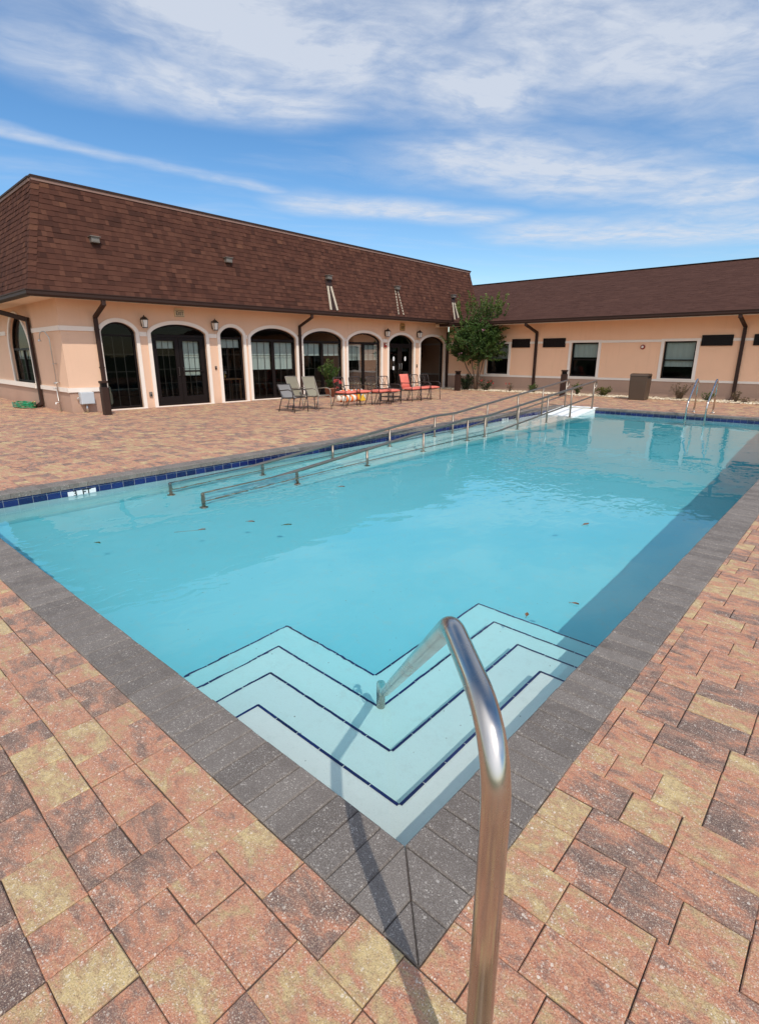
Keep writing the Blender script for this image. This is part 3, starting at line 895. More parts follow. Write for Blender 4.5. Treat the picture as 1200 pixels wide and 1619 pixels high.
def muntins(mb, P, a0, a1, z0, z1, na, nz, d):
    for i in range(1, na):
        a = a0 + (a1 - a0) * i / na; rect(mb, P, a - .007, a + .007, z0, z1, d, d + .012)
    for i in range(1, nz):
        z = z0 + (z1 - z0) * i / nz; rect(mb, P, a0, a1, z - .007, z + .007, d + .001, d + .013)
def build_opening(o, P):
    isdoor = o['k'].startswith('door')
    ap = arch_pts(o['a0'], o['a1'], o['sp'], o['t'])
    a0, a1, s = o['a0'], o['a1'], o['s']
    path = [(a0, s)] + ap + [(a1, s)]
    fw_ = .055
    mb = MB()
    ins = [(a0 + fw_, s)] + arch_pts(a0 + fw_, a1 - fw_, o['sp'], o['t'] - fw_) + [(a1 - fw_, s)]
    ring_band(mb, P, ins, fw_ + .004, -.13, -.075)
    rect(mb, P, a0, a1, s, s + .06, -.13, -.072)
    tz = o['sp'] - .10
    tr = .06
    panes = []          # a0,a1,z0,z1 for muntins
    leafs = []
    if isdoor:
        mid = (a0 + a1) / 2
        rect(mb, P, a0 + fw_, a1 - fw_, tz, tz + .08, -.13, -.07)
        for (l0, l1) in ((a0 + fw_ + .004, mid - .006), (mid + .006, a1 - fw_ - .004)):
            st_ = .125
            rect(mb, P, l0, l0 + st_, s + .06, tz - .006, -.128, -.085); rect(mb, P, l1 - st_, l1, s + .06, tz - .006, -.128, -.085)
            rect(mb, P, l0 + st_, l1 - st_, tz - .10, tz - .006, -.126, -.087); rect(mb, P, l0 + st_, l1 - st_, s + .06, s + .26, -.126, -.087)
            panes.append((l0 + st_, l1 - st_, s + .26, tz - .10)); leafs.append((l0, l1))
    elif o['k'] in ('pair',):
        mid = (a0 + a1) / 2
        rect(mb, P, mid - .055, mid + .055, s + .06, tz + .02, -.13, -.073)
        rect(mb, P, a0 + fw_, a1 - fw_, tz - .0, tz + .075, -.129, -.071)
        for (l0, l1) in ((a0 + fw_, mid - .055), (mid + .055, a1 - fw_)): panes.append((l0, l1, s + .06, tz))
    elif o['k'] == 'side':
        mid = (a0 + a1) / 2
        rect(mb, P, mid - .04, mid + .04, s + .06, tz + .0, -.13, -.073); rect(mb, P, a0 + fw_, a1 - fw_, tz - .03, tz + .04, -.129, -.071)
        for (l0, l1) in ((a0 + fw_, mid - .04), (mid + .04, a1 - fw_)): panes.append((l0, l1, s + .06, tz - .03))
    else:
        if o['k'] != 'dark': rect(mb, P, a0 + fw_, a1 - fw_, tz, tz + .05, -.129, -.071)
        panes.append((a0 + fw_, a1 - fw_, s + .06, tz))
    root = mb.build('door' if isdoor else 'arched_window', DARKFRAME, club, bevel=.004)
    mb = MB(); arch_fill(mb, P, o, -.115, a0, a1, s + .03); mb.build('pane', DARKGLASS if o['k'] in ('dark', 'door2') else GLASS, root)
    mb = MB(); ring_band(mb, P, path, .105, -.02, .034); mb.build('arch_trim', TRIM, root)
    mb = MB(); rect(mb, P, a0 - .105, a1 + .105, s - .03, s - .002 if s < .1 else s, -.15, .05); mb.build('sill', TRIM, root, bevel=.004)
    mb = MB()
    for (p0, p1, z0, z1) in panes:
        if o['k'] == 'dark': continue
        na = 3 if o['k'] != 'side' else 2
        muntins(mb, P, p0, p1, z0, z1, na, 4 if not isdoor else 4, -.135)
    if mb.f: mb.build('muntin', MUNTIN, root)
    # blinds
    def blind(b0, b1, z0, z1):
        m2 = MB(); n = 14
        for i in range(n):
            x0 = b0 + (b1 - b0) * i / n; x1 = b0 + (b1 - b0) * (i + 1) / n
            d0 = -.19 + .008 * math.sin(i * 2.1); d1 = -.19 + .008 * math.sin((i + 1) * 2.1)
            m2.face([P(x0, z0, d0), P(x1, z0, d1), P(x1, z1, d1), P(x0, z1, d0)])
        rect(m2, P, b0, b1, z0 - .02, z0 - .001, -.2, -.18)
        m2.build('blind', BLIND, root, smooth=True)
    if o['k'] == 'pair':
        for (p0, p1, z0, z1) in panes: blind(p0 + .01, p1 - .01, o['bl'], z1 - .03)
    elif o['k'] == 'tall3': blind(a0 + .07, a1 - .07, 1.78, 2.02)
    elif o['k'] == 'door':
        p = panes[0]; blind(p[0], p[1], 1.74, p[3]); p = panes[1]; blind(p[0], p[1], .92, p[3])
    elif o['k'] == 'door2':
        for p in panes: blind(p[0], p[1], 1.70, p[3])
    elif o['k'] == 'side':
        for p in panes: blind(p[0] + .02, p[1] - .02, 1.42, p[3])
    if isdoor:
        mid = (a0 + a1) / 2
        for sgn in (-1, 1):
            c = mid + sgn * .075
            m2 = MB(); m2.tube(fillet([P(c, .92, -.085), P(c, .92, -.03), P(c, 1.16, -.03), P(c, 1.16, -.085)], .02, 4), .010, 8)
            m2.build('handle', BRONZE if o['k'] == 'door' else GALV, root, smooth=True)
        if o['k'] == 'door':
            l0, l1 = leafs[1]
            m2 = MB(); rect(m2, P, l0 + .05, l1 - .05, 1.02, 1.07, -.085, -.045); m2.build('push_bar', DARKFRAME, root, bevel=.008)
        else:
            for i, p in enumerate(panes):
                c = (p[0] + p[1]) / 2
                m2 = MB(); m2.raw([P(c + .06 * math.cos(k * math.pi / 10), 1.37 + .10 * math.sin(k * math.pi / 10), -.108) for k in range(20)], [tuple(range(20))])
                m2.build('oval_decal', PAPER, root)
                m2 = MB(); m2.raw([P(c + .024 * math.cos(k * math.pi / 8), 1.37 + .04 * math.sin(k * math.pi / 8), -.106) for k in range(16)], [tuple(range(16))])
                m2.build('decal_emblem', GREY, root)
            c = (panes[0][0] + panes[0][1]) / 2
            m2 = MB(); rect(m2, P, c - .06, c + .05, .90, 1.05, -.110, -.108); m2.build('paper_notice', PAPER, root)
    return root
for o in OPEN: build_opening(o, front)
build_opening(SIDEWIN, side)
# interior shell
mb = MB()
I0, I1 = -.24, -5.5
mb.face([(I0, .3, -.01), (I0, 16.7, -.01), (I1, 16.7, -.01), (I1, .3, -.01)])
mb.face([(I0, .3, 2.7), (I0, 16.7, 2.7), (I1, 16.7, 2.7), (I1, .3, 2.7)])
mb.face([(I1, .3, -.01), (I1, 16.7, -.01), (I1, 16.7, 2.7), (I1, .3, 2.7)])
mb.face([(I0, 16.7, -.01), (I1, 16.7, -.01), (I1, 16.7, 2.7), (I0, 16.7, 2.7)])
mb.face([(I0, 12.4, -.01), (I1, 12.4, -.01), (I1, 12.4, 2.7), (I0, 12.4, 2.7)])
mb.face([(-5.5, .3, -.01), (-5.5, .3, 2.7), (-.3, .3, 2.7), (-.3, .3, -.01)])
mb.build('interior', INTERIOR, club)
# soffit, fascia, gutter
EV, EZ = .78, 3.03
FAR = 18.45
mb = MB()
mb.face([(0, -EV, WT - .01), (EV - .05, -EV, WT - .01), (EV - .05, FAR, WT - .01), (0, FAR, WT - .01)])
mb.face([(-9, -EV, WT - .012), (0, -EV, WT - .012), (0, 0, WT - .012), (-9, 0, WT - .012)])
mb.box((EV - .07, -EV + .05, 2.885), (EV - .04, FAR, 3.0)); mb.box((-9, -EV + .04, 2.885), (EV - .04, -EV + .07, 3.0))
mb.build('soffit', SOFFIT, club)
mb = MB()
gp_ = [(-.04, 2.895), (.045, 2.895), (.07, 2.94), (.07, 3.005), (.085, 3.02), (.085, 3.04), (.06, 3.04), (.04, 2.99), (-.04, 2.99)]
for (p, q) in zip(gp_, gp_[1:] + gp_[:1]):
    mb.face([(EV + p[0], -EV - p[0], p[1]), (EV + p[0], FAR + .1, p[1]), (EV + q[0], FAR + .1, q[1]), (EV + q[0], -EV - q[0], q[1])])
    mb.face([(EV + p[0], -EV - p[0], p[1]), (-9, -EV - p[0], p[1]), (-9, -EV - q[0], q[1]), (EV + q[0], -EV - q[0], q[1])])
mb.build('gutter', BROWN, club)
# mansard roof
SB, TZ = .66, 5.66
sl_len = math.hypot(SB, TZ - EZ); upv = V((-SB, 0, TZ - EZ)).normalized(); nv = V((TZ - EZ, 0, SB)).normalized()
mb = MB()
shingles(mb, (EV, 0, EZ), (0, 1, 0), upv, nv, sl_len, lambda s: -EV + SB * s / sl_len, lambda s: FAR - SB * .35 * s / sl_len, tint=lambda s, x: min(1, max(0, random.gauss(.42, .21))))
upv2 = V((0, SB, TZ - EZ)).normalized(); nv2 = V((0, -(TZ - EZ), SB)).normalized()
shingles(mb, (EV, -EV, EZ), (-1, 0, 0), upv2, nv2, sl_len, lambda s: SB * s / sl_len, lambda s: 9.5, expo=.132, tabw=.185, th=.012, tint=lambda s, x: min(1, max(0, random.gauss(.5, .2))))
roof = mb.build('roof', SHINGLE, club, col=True)
# hip cap shingles
mb = MB()
hb = V((EV, -EV, EZ)); ht = V((EV - SB, -EV + SB, TZ)); hd_ = (ht - hb); hl = hd_.length; hd_.normalize()
n = int(hl / .145)
for i in range(n):
    p = hb + hd_ * (i * hl / n); q = hb + hd_ * min(hl, (i + 1) * hl / n + .03)
    out = V((1, -1, 0)).normalized() * .5 + V((0, 0, .1))
    c = min(1, max(0, random.gauss(.62, .25)))
    lift = V((1, -1, 0)).normalized()
    for dv in (V((0, .17, 0)), V((-.17, 0, 0))):
        mb.face([p + lift * .034, p + dv + lift * .024 * (1 if True else 0) + nv * .012, q + dv + nv * .006, q + lift * .018], 0, (c, c, c))
mb.build('hip_cap', SHINGLE, roof, col=True)
mb = MB()
mb.face([(EV, -EV, EZ), (EV, FAR, EZ), (EV - SB, FAR - SB * .35, TZ), (EV - SB, -EV + SB, TZ)])
mb.face([(EV, -EV, EZ), (-9, -EV, EZ), (-9, -EV + SB, TZ), (EV - SB, -EV + SB, TZ)])
mb.face([(EV, FAR, EZ), (-9, FAR, EZ), (-9, FAR - SB * .35, TZ), (EV - SB, FAR - SB * .35, TZ)])
mb.face([(EV - SB, -EV + SB, TZ - .05), (EV - SB, FAR - SB * .35, TZ - .05), (-9, FAR - SB * .35, TZ - .05), (-9, -EV + SB, TZ - .05)])
mb.build('roof_deck', SHINGLE, roof, col=True)
mb = MB()
tx, ty = EV - SB, -EV + SB
mb.box((tx - .12, ty - .03, TZ - .07), (tx + .045, FAR - SB * .3, TZ + .0)); mb.box((-9, ty - .045, TZ - .07), (tx - .12, ty + .12, TZ))
mb.build('parapet_trim', simple('faded_fascia', (.26, .15, .115), .7, var=.1), roof)
mb = MB()
mb.box((tx - .14, ty - .05, TZ + .001), (tx + .07, FAR - SB * .3 + .02, TZ + .045)); mb.box((-9, ty - .07, TZ + .001), (tx - .14, ty + .14, TZ + .043))
mb.build('parapet_cap', BROWN, roof)
# roof vents: (v, z, streak?)
def on_roof(v, z, lift=0.0):
    s = (z - EZ) / (TZ - EZ); return V((EV - SB * s, v, z)) + nv * lift
for (v, z, st_) in ((.99, 4.39, 0), (4.85, 4.375, 0), (8.9, 4.29, 2), (12.57, 4.26, 1), (16.42, 4.245, 2)):
    mb = MB()
    c = on_roof(v, z)
    mb.box((-.02, -.10, -.075), (.15, .10, .055), M=Matrix.Translation(c))
    mb.box((.15, -.08, -.06), (.156, .08, .01), M=Matrix.Translation(c))
    mb.box((-.05, -.125, .055), (.185, .125, .075), M=Matrix.Translation(c))
    mb.build('roof_vent', VENTMETAL, roof, bevel=.008)
    if st_:
        zb = 3.10
        for dv, tilt in ((-.075, -.06), (.075, .10)):
            w = .045 if st_ == 2 else .026
            mb = MB()
            a = on_roof(v + dv, z - .12 - (.2 if st_ == 2 else 0), .022); b = on_roof(v + dv + tilt, zb, .022)
            if st_ == 2: mb.bar(a, b, w * 2, .014, up=nv)
            else:
                for k in range(9):
                    mb.bar(a.lerp(b, k / 9.0), a.lerp(b, (k + .72) / 9.0), w * 2, .008, up=nv)
            mb.build('vent_flashing', PALE_FLASH, roof)
        if st_ == 2:
            mb = MB(); mb.bar(on_roof(v - .01, z - .05, .018), on_roof(v + .02, zb, .018), .30, .006, up=nv); mb.build('vent_backing', BROWN, roof)
# the parapet line falls slightly along the building
for o_ in [roof] + list(roof.children):
    for v_ in o_.data.vertices:
        v_.co.z = EZ + (v_.co.z - EZ) * (1 - .115 * (v_.co.y + .8) / 19.2)
# downspouts (clubhouse)
def downspout(parent, P, a, zb, top_o, w=.105, d=.075, name='downspout'):
    mb = MB()
    pts = [P(a, 2.90, top_o), P(a, 2.80, top_o), P(a, 2.52, .06), P(a, zb, .06)]
    for p, q in zip(pts, pts[1:]):
        nrm = P(0, 0, 1) - P(0, 0, 0)
        q2 = q + (q - p).normalized() * .03
        mb.bar(p, q2, w, d, up=nrm if abs((q - p).normalized().dot(nrm)) < .95 else V((0, 0, 1)))
    for z in (2.2, 1.2):
        rect(mb, P, a - w / 2 - .012, a + w / 2 + .012, z - .015, z + .015, -.005, .103)
    mb.build(name, BROWN, parent, bevel=.008)
downspout(club, front, .90, .02, EV); downspout(club, front, 7.87, .02, EV, .085); downspout(club, front, 16.76, .02, EV, .11)
mb = MB()
pts = [side(3.62, 2.92, EV), side(3.60, 2.84, EV), side(2.52, 2.52, .07), side(2.50, .12, .07), side(2.62, .03, .16)]
for p, q in zip(pts, pts[1:]): mb.bar(p, q + (q - p).normalized() * .04, .125, .08, up=V((0, -1, .02)))
mb.build('downspout', BROWN, club, bevel=.01)

# ------------------------------------------------------------------ things on the clubhouse wall
def lantern_proto():
    r = empty('wall_lantern', (0, 0, 0), CPH)
    mb = MB(); mb.box((0, -.05, -.12), (.015, .05, .12)); mb.tube([(.01, 0, .07), (.09, 0, .09), (.12, 0, .07)], .010, 8); mb.build('bracket', BLACK, r)
    mb = MB()
    c = V((.125, 0, 0))
    mb.raw([c + V((sx_ * w, sy_ * w, z)) for (w, z) in ((.050, -.14), (.072, .06)) for (sx_, sy_) in ((-1, -1), (1, -1), (1, 1), (-1, 1))], [(0, 1, 5, 4), (1, 2, 6, 5), (2, 3, 7, 6), (3, 0, 4, 7)])
    mb.build('lamp_glass', LAMPGLASS, r)
    mb = MB()
    for (sx_, sy_) in ((-1, -1), (1, -1), (1, 1), (-1, 1)):
        mb.tube([c + V((sx_ * .051, sy_ * .051, -.145)), c + V((sx_ * .074, sy_ * .074, .065))], .007, 6)
    mb.box(c + V((-.056, -.056, -.16)), c + V((.056, .056, -.14)))
    mb.raw([c + V((sx_ * w, sy_ * w, z)) for (w, z) in ((.092, .06), (.03, .15)) for (sx_, sy_) in ((-1, -1), (1, -1), (1, 1), (-1, 1))], [(0, 1, 5, 4), (1, 2, 6, 5), (2, 3, 7, 6), (3, 0, 4, 7), (4, 5, 6, 7), (3, 2, 1, 0)])
    mb.lathe([(.014, .15), (.02, .165), (.008, .19)], 8, tuple(c))
    mb.build('lamp_frame', BLACK, r)
    return r
lp = lantern_proto()
spots = [(2.19, 2.44, 'black wall lantern between the leftmost arched window and the big double door'), (4.43, 2.44, 'black wall lantern just right of the big double door'),
         (12.45, 2.42, 'black wall lantern above the red fire alarm'), (14.55, 2.42, 'black wall lantern beside the rightmost dark arched opening')]
for i, (v, z, lb) in enumerate(spots):
    if i == 0:
        lp.location = cl(.034, v, z); tag(lp, lb, 'wall lantern', 'black lanterns on the clubhouse wall')
    else: dup(lp, cl(.034, v, z), CPH, lb)
FM = CM @ Matrix.Rotation(R(90), 4, 'Z') @ Matrix.Rotation(R(90), 4, 'X')      # text plane facing out of the long wall
def wall_text(name, txt, size, v, z, u, mat, parent, sx_=1.0):
    M = Matrix.Translation((u, v, z)) @ Matrix.Rotation(R(90), 4, 'Z') @ Matrix.Rotation(R(90), 4, 'X')
    return text_obj(name, txt, size, M, mat, parent, sx_)
for (v, z, w, h, m_, lb) in ((3.34, 2.735, .30, .20, SIGNBEIGE, 'beige EXIT sign above the large double door'), (13.52, 2.68, .28, .26, SIGNAMBER, 'amber framed EXIT sign above the narrow double door')):
    r = empty('exit_sign', cl(0, v, z), CPH, lb, 'exit sign', 'exit signs over the doors')
    mb = MB(); mb.box((.0, -w / 2, -h / 2), (.055, w / 2, h / 2)); mb.box((0, -w / 2 + .03, h / 2), (.04, w / 2 - .03, h / 2 + .05)); mb.build('housing', m_, r, bevel=.008)
    wall_text('lettering', 'EXIT', .15, 0, -.005, .057, BLACK, r, .78)
    for zz_ in (-h / 2 + .01, h / 2 - .022):
        mb = MB(); rect(mb, front, -w / 2 + .015, w / 2 - .015, zz_, zz_ + .012, .055, .06); mb.build('border', WOOD, r)
r = empty('fire_alarm', cl(.004, 12.43, 1.93), CPH, 'red fire alarm strobe on the pier left of the narrow double door', 'fire alarm')
mb = MB(); mb.box((0, -.06, -.085), (.06, .06, .085)); mb.build('housing', RED, r, bevel=.01)
mb = MB(); mb.box((.06, -.03, .0), (.085, .03, .06)); mb.build('strobe_lens', LAMPGLASS, r, bevel=.008)
r = empty('wall_outlet', cl(.004, 2.19, .40), CPH, 'small grey weatherproof outlet low on the pier beside the leftmost window', 'outlet')
mb = MB(); mb.box((0, -.045, -.07), (.045, .045, .07)); mb.build('cover', VENTMETAL, r, bevel=.008)
mb = MB(); mb.box((.045, -.025, -.045), (.05, .025, .0)); mb.build('socket', BLACK, r)
r = empty('card_reader', cl(.004, 4.42, 1.13), CPH, 'small brown card reader on the pier right of the big double door', 'card reader')
mb = MB(); mb.box((0, -.03, -.055), (.03, .03, .055)); mb.build('housing', BROWN, r, bevel=.006)
mb = MB(); mb.box((.03, -.015, .02), (.033, .015, .035)); mb.build('indicator', GREY, r)
r = empty('door_intercom', cl(.004, 14.55, 1.05), CPH, 'slim black intercom on the pier beside the narrow double door', 'intercom')
mb = MB(); mb.box((0, -.025, -.07), (.03, .025, .07)); mb.build('housing', BLACK, r, bevel=.006)
mb = MB(); mb.lathe([(.012, 0), (.012, .006)], 10, (0, 0, 0)); bt = mb.build('button', GREY, r); bt.location = (.03, 0, .02); bt.rotation_euler = (0, R(90), 0)
# electrical box with conduit
r = empty('electrical_box', cl(.01, .37, 0), CPH, 'pale grey electrical box with a conduit at the clubhouse corner', 'electrical box')
mb = MB(); mb.box((0, -.17, .235), (.19, .17, .55)); mb.build('enclosure', GREY, r, bevel=.01)
mb = MB(); mb.box((.19, -.155, .25), (.20, .155, .535)); mb.build('cover', GREY, r, bevel=.006)
mb = MB(); mb.tube([(.08, -.02, .235), (.08, -.02, 0)], .032, 10); mb.build('conduit', GALV, r, smooth=True)
mb = MB(); mb.tube([(.06, -.17, .42), (.06, -.22, .40), (.06, -.22, .34)], .014, 8); mb.build('drain_pipe', GALV, r, smooth=True)
# outdoor shower on the end wall
r = empty('outdoor_shower', cl(-.72, -.02, 0), CPH, 'slim metal outdoor shower pipe with a gooseneck on the clubhouse end wall', 'outdoor shower')
mb = MB()
mb.tube(fillet([(0, -.06, 0), (0, -.06, 1.98), (-.12, -.12, 2.16), (-.26, -.2, 2.12), (-.30, -.22, 1.93)], .14, 8), .014, 8)
mb.build('pipe', GALV, r, smooth=True)
mb = MB(); mb.lathe([(.015, .06), (.045, .0), (.045, -.015)], 12, (-.30, -.22, 1.90)); mb.build('shower_head', GALV, r, smooth=True)
mb = MB()
for z in (1.30, .80):
    mb = MB(); mb.tube([(0, .02, z), (0, -.06, z)], .011, 8); mb.tube([(-.07, -.065, z), (.07, -.065, z)], .010, 8); mb.build('bracket', GALV, r, smooth=True)
mb = MB(); mb.tube([(-.10, -.09, .78), (.10, -.09, .78)], .02, 8); mb.lathe([(.035, 0), (.035, .03)], 10, (-.11, -.09, .62)); mb.tube([(-.05, -.07, .62), (-.05, -.07, .30), (0, -.06, .27)], .010, 8); mb.build('valve', GALV, r, smooth=True)
mb = MB(); mb.tube([(-.02, -.07, .24), (.05, -.17, .25), (.07, -.18, .21)], .018, 8); mb.build('foot_spout', WHITE, r, smooth=True)
# coiled hose
r = empty('garden_hose', cl(-2.95, -.42, 0), CPH, 'coil of green garden hose lying by the end wall of the clubhouse', 'hose')
mb = MB()
pts = []
for i in range(150):
    a = i * .26; rr = .50 + .10 * math.sin(i * .13) ; k = i / 150
    pts.append((rr * 1.25 * math.cos(a), rr * .45 * math.sin(a), .02 + .14 * k + .012 * math.sin(i * 1.7)))
mb.tube(pts, .014, 8); mb.build('coil', HOSE, r, smooth=True)
mb = MB(); mb.tube([V(pts[-1]), V(pts[-1]) + V((-.12, -.04, 0)), V(pts[-1]) + V((-.2, -.05, -.03))], .017, 8); mb.build('nozzle', BRASS, r, smooth=True)
# interior furniture seen through the glass
def armchair(loc, rz, label):
    r = empty('armchair', loc, rz, label, 'armchair')
    mb = MB(); mb.box((-.40, -.36, .12), (.40, .36, .44)); mb.build('seat', COUCH, r, bevel=.05)
    mb = MB(); M_ = Matrix.Translation((-.36, 0, .42)) @ Matrix.Rotation(R(-12), 4, 'Y'); mb.box((-.12, -.38, -.1), (.10, .38, .50), M=M_); mb.build('backrest', COUCH, r, bevel=.06)
    for s_ in (-1, 1):
        mb = MB(); mb.box((-.40, s_ * .44 - .09, .12), (.38, s_ * .44 + .09, .62)); mb.build('armrest', COUCH, r, bevel=.05)
    for sx_ in (-.34, .34):
        for sy_ in (-.38, .38):
            mb = MB(); mb.box((sx_ - .03, sy_ - .03, 0), (sx_ + .03, sy_ + .03, .13)); mb.build('leg', WOOD, r)
    return r
armchair(cl(-1.05, 1.05, 0), CPH + R(70), 'tan armchair behind the leftmost arched window')
r = empty('side_table', cl(-1.0, 5.25, 0), CPH, 'wooden table behind the narrow window right of the big double door', 'table')
mb = MB(); mb.box((-.35, -.55, .70), (.35, .55, .74)); mb.build('table_top', WOOD, r, bevel=.01)
for sx_ in (-.3, .3):
    for sy_ in (-.48, .48):
        mb = MB(); mb.box((sx_ - .025, sy_ - .025, 0), (sx_ + .025, sy_ + .025, .70)); mb.build('leg', WOOD, r)
r = empty('brass_vase', cl(-.9, 5.25, .74), CPH, 'small brass vase with pale flowers on the table inside', 'vase')
mb = MB(); mb.lathe([(.04, 0), (.07, .06), (.03, .14), (.045, .17)], 12); mb.build('body', BRASS, r, smooth=True)
mb = MB()
for i in range(12):
    a = i * 2.4; mb.lathe([(.002, -.02), (.025, 0), (.002, .02)], 6, (.05 * math.cos(a), .05 * math.sin(a), .21 + .03 * math.sin(i)))
mb.build('flower', PAPER, r)

# ------------------------------------------------------------------ right wing
YW = 22.25
wing = empty('residential_wing', (0, YW, 0), 0, 'low peach stucco wing with a plain brown shingled gable roof behind the pool', 'building')
XL, XR = -15.5, 12.0
def wp(a, z, o): return V((a, -o, z))
WINS = [(-13.34, -12.26, .71, 2.0, 1.34), (-9.40, -8.32, .69, 2.01, 1.44), (-5.92, -4.87, .70, 2.01, 1.12), (-2.0, -.95, .70, 2.01, 1.3), (1.9, 2.95, .70, 2.01, 1.3), (5.6, 6.65, .70, 2.01, 1.3)]
mb = MB(); x = XL
for (a0, a1, z0, z1, bz) in WINS:
    mb.face([wp(x, 0, 0), wp(a0, 0, 0), wp(a0, 2.97, 0), wp(x, 2.97, 0)])
    mb.face([wp(a0, 0, 0), wp(a1, 0, 0), wp(a1, z0, 0), wp(a0, z0, 0)]); mb.face([wp(a0, z1, 0), wp(a1, z1, 0), wp(a1, 2.97, 0), wp(a0, 2.97, 0)])
    for p, q in (((a0, z0), (a1, z0)), ((a1, z0), (a1, z1)), ((a1, z1), (a0, z1)), ((a0, z1), (a0, z0))):
        mb.face([wp(p[0], p[1], 0), wp(q[0], q[1], 0), wp(q[0], q[1], -.13), wp(p[0], p[1], -.13)])
    x = a1
mb.face([wp(x, 0, 0), wp(XR, 0, 0), wp(XR, 2.97, 0), wp(x, 2.97, 0)])
mb.face([(XR, 0, 0), (XR, 10, 0), (XR, 10, 2.95), (XR, 0, 2.95)])
mb.face([(XR, 0, 2.95), (XR, 10.2, 2.95), (XR, 5.1, 5.1)])
mb.build('wall', STUCCO_WING, wing)
mb = MB(); mb.box((XL, -.005, 0), (XR, .12, .585)); mb.build('plinth', STUCCO_LOW, wing)
trim_part(wing, wp, XL, XR, .585, .665, .03, bevel=.005)
segs = sorted([(a0 - .11, a1 + .11) for (a0, a1, *_r) in WINS]); x = XL
VENTS = [(-12.10, -11.25), (-10.65, -9.68), (-4.73, -3.78), (-3.19, -2.26), (-.3, .6), (3.4, 4.3)]
for a, b in sorted(segs + VENTS):
    if a > x: trim_part(wing, wp, x, a, 1.99, 2.08, .03, bevel=.005)
    x = max(x, b)
trim_part(wing, wp, x, XR, 1.99, 2.08, .03, bevel=.005)
# faint panel joints in the upper stucco
for x in (-10.0, -8.68, -6.5, -6.0, -2.7, -13.2):
    mb = MB(); band(mb, wp, x - .03, x + .03, 2.12, 2.86, .006); mb.build('panel_joint', STUCCO_WING, wing)
for (a0, a1, z0, z1, bz) in WINS:
    mb = MB(); f_ = .05
    rect(mb, wp, a0, a0 + f_, z0, z1, -.12, -.06); rect(mb, wp, a1 - f_, a1, z0, z1, -.12, -.06)
    rect(mb, wp, a0 + f_, a1 - f_, z0, z0 + f_, -.119, -.061); rect(mb, wp, a0 + f_, a1 - f_, z1 - f_, z1, -.119, -.061)
    mz = (z0 + z1) / 2 - .0; rect(mb, wp, a0 + f_, a1 - f_, mz - .02, mz + .02, -.118, -.062)
    wr = mb.build('window', DARKFRAME, wing, bevel=.004)
    mb = MB(); mb.face([wp(a0 + .02, z0 + .02, -.10), wp(a1 - .02, z0 + .02, -.10), wp(a1 - .02, z1 - .02, -.10), wp(a0 + .02, z1 - .02, -.10)]); mb.build('pane', GLASS, wr)
    mb = MB(); n = 16
    for i in range(n):
        x0 = a0 + .05 + (a1 - a0 - .1) * i / n; x1 = a0 + .05 + (a1 - a0 - .1) * (i + 1) / n
        mb.face([wp(x0, bz, -.16 + .01 * math.sin(i * 1.9)), wp(x1, bz, -.16 + .01 * math.sin((i + 1) * 1.9)), wp(x1, z1 - .03, -.16 + .01 * math.sin((i + 1) * 1.9)), wp(x0, z1 - .03, -.16 + .01 * math.sin(i * 1.9))])
    mb.build('blind', BLIND, wr, smooth=True)
    mb = MB()
    rect(mb, wp, a0 - .11, a0, z0 - .06, z1 + .09, -.01, .034); rect(mb, wp, a1, a1 + .11, z0 - .06, z1 + .09, -.01, .034)
    rect(mb, wp, a0, a1, z1, z1 + .09, -.01, .033); rect(mb, wp, a0, a1, z0 - .06, z0, -.01, .045)
    mb.build('window_trim', TRIM, wr, bevel=.004)
mb = MB()
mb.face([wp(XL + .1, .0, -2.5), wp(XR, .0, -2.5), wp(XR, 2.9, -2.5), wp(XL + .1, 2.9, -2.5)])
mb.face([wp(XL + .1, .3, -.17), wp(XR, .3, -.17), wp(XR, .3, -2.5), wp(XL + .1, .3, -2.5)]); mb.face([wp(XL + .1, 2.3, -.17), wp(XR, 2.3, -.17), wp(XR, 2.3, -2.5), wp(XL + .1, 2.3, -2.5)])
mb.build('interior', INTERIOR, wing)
for (a, b) in VENTS:
    mb = MB()
    rect(mb, wp, a, b, 1.84, 2.20, -.01, .05)
    for k in range(5): rect(mb, wp, a + .03, b - .03, 1.875 + k * .062, 1.905 + k * .062, .05, .066)
    mb.build('wall_vent', DARKFRAME, wing, bevel=.004)
# eaves and roof of the wing
OVH = 1.02; RZ0, RZ1 = 2.915, 5.27; RY1 = 5.4
mb = MB()
mb.face([wp(XL - 2, 2.86, 0), wp(XR + .4, 2.86, 0), wp(XR + .4, 2.86, OVH), wp(XL - 2, 2.86, OVH)])
mb.box((XL - 2, -OVH, 2.755), (XR + .4, -OVH + .03, 2.895)); mb.build('soffit', SOFFIT, wing)
mb = MB()
for (p, q) in zip(gp_, gp_[1:] + gp_[:1]):
    mb.face([(XL + .2, -OVH - p[0], p[1] - .118), (XR + .4, -OVH - p[0], p[1] - .118), (XR + .4, -OVH - q[0], q[1] - .118), (XL + .2, -OVH - q[0], q[1] - .118)])
mb.build('gutter', BROWN, wing)
mb = MB()
up_w = V((0, RY1 + OVH, RZ1 - RZ0)); lw = up_w.length; nw = V((0, -(RZ1 - RZ0), RY1 + OVH))
shingles(mb, (0, -OVH, RZ0), (1, 0, 0), up_w, nw, lw, lambda s: -19.0, lambda s: XR + .4, expo=.145, tabw=.33, th=.007, tint=lambda s, x: min(1, max(0, random.gauss(.45, .16))))
wroof = mb.build('roof', SHINGLE2, wing, col=True)
mb = MB()
mb.face([(-19, -OVH, RZ0 - .004), (XR + .4, -OVH, RZ0 - .004), (XR + .4, RY1, RZ1 - .004), (-19, RY1, RZ1 - .004)])
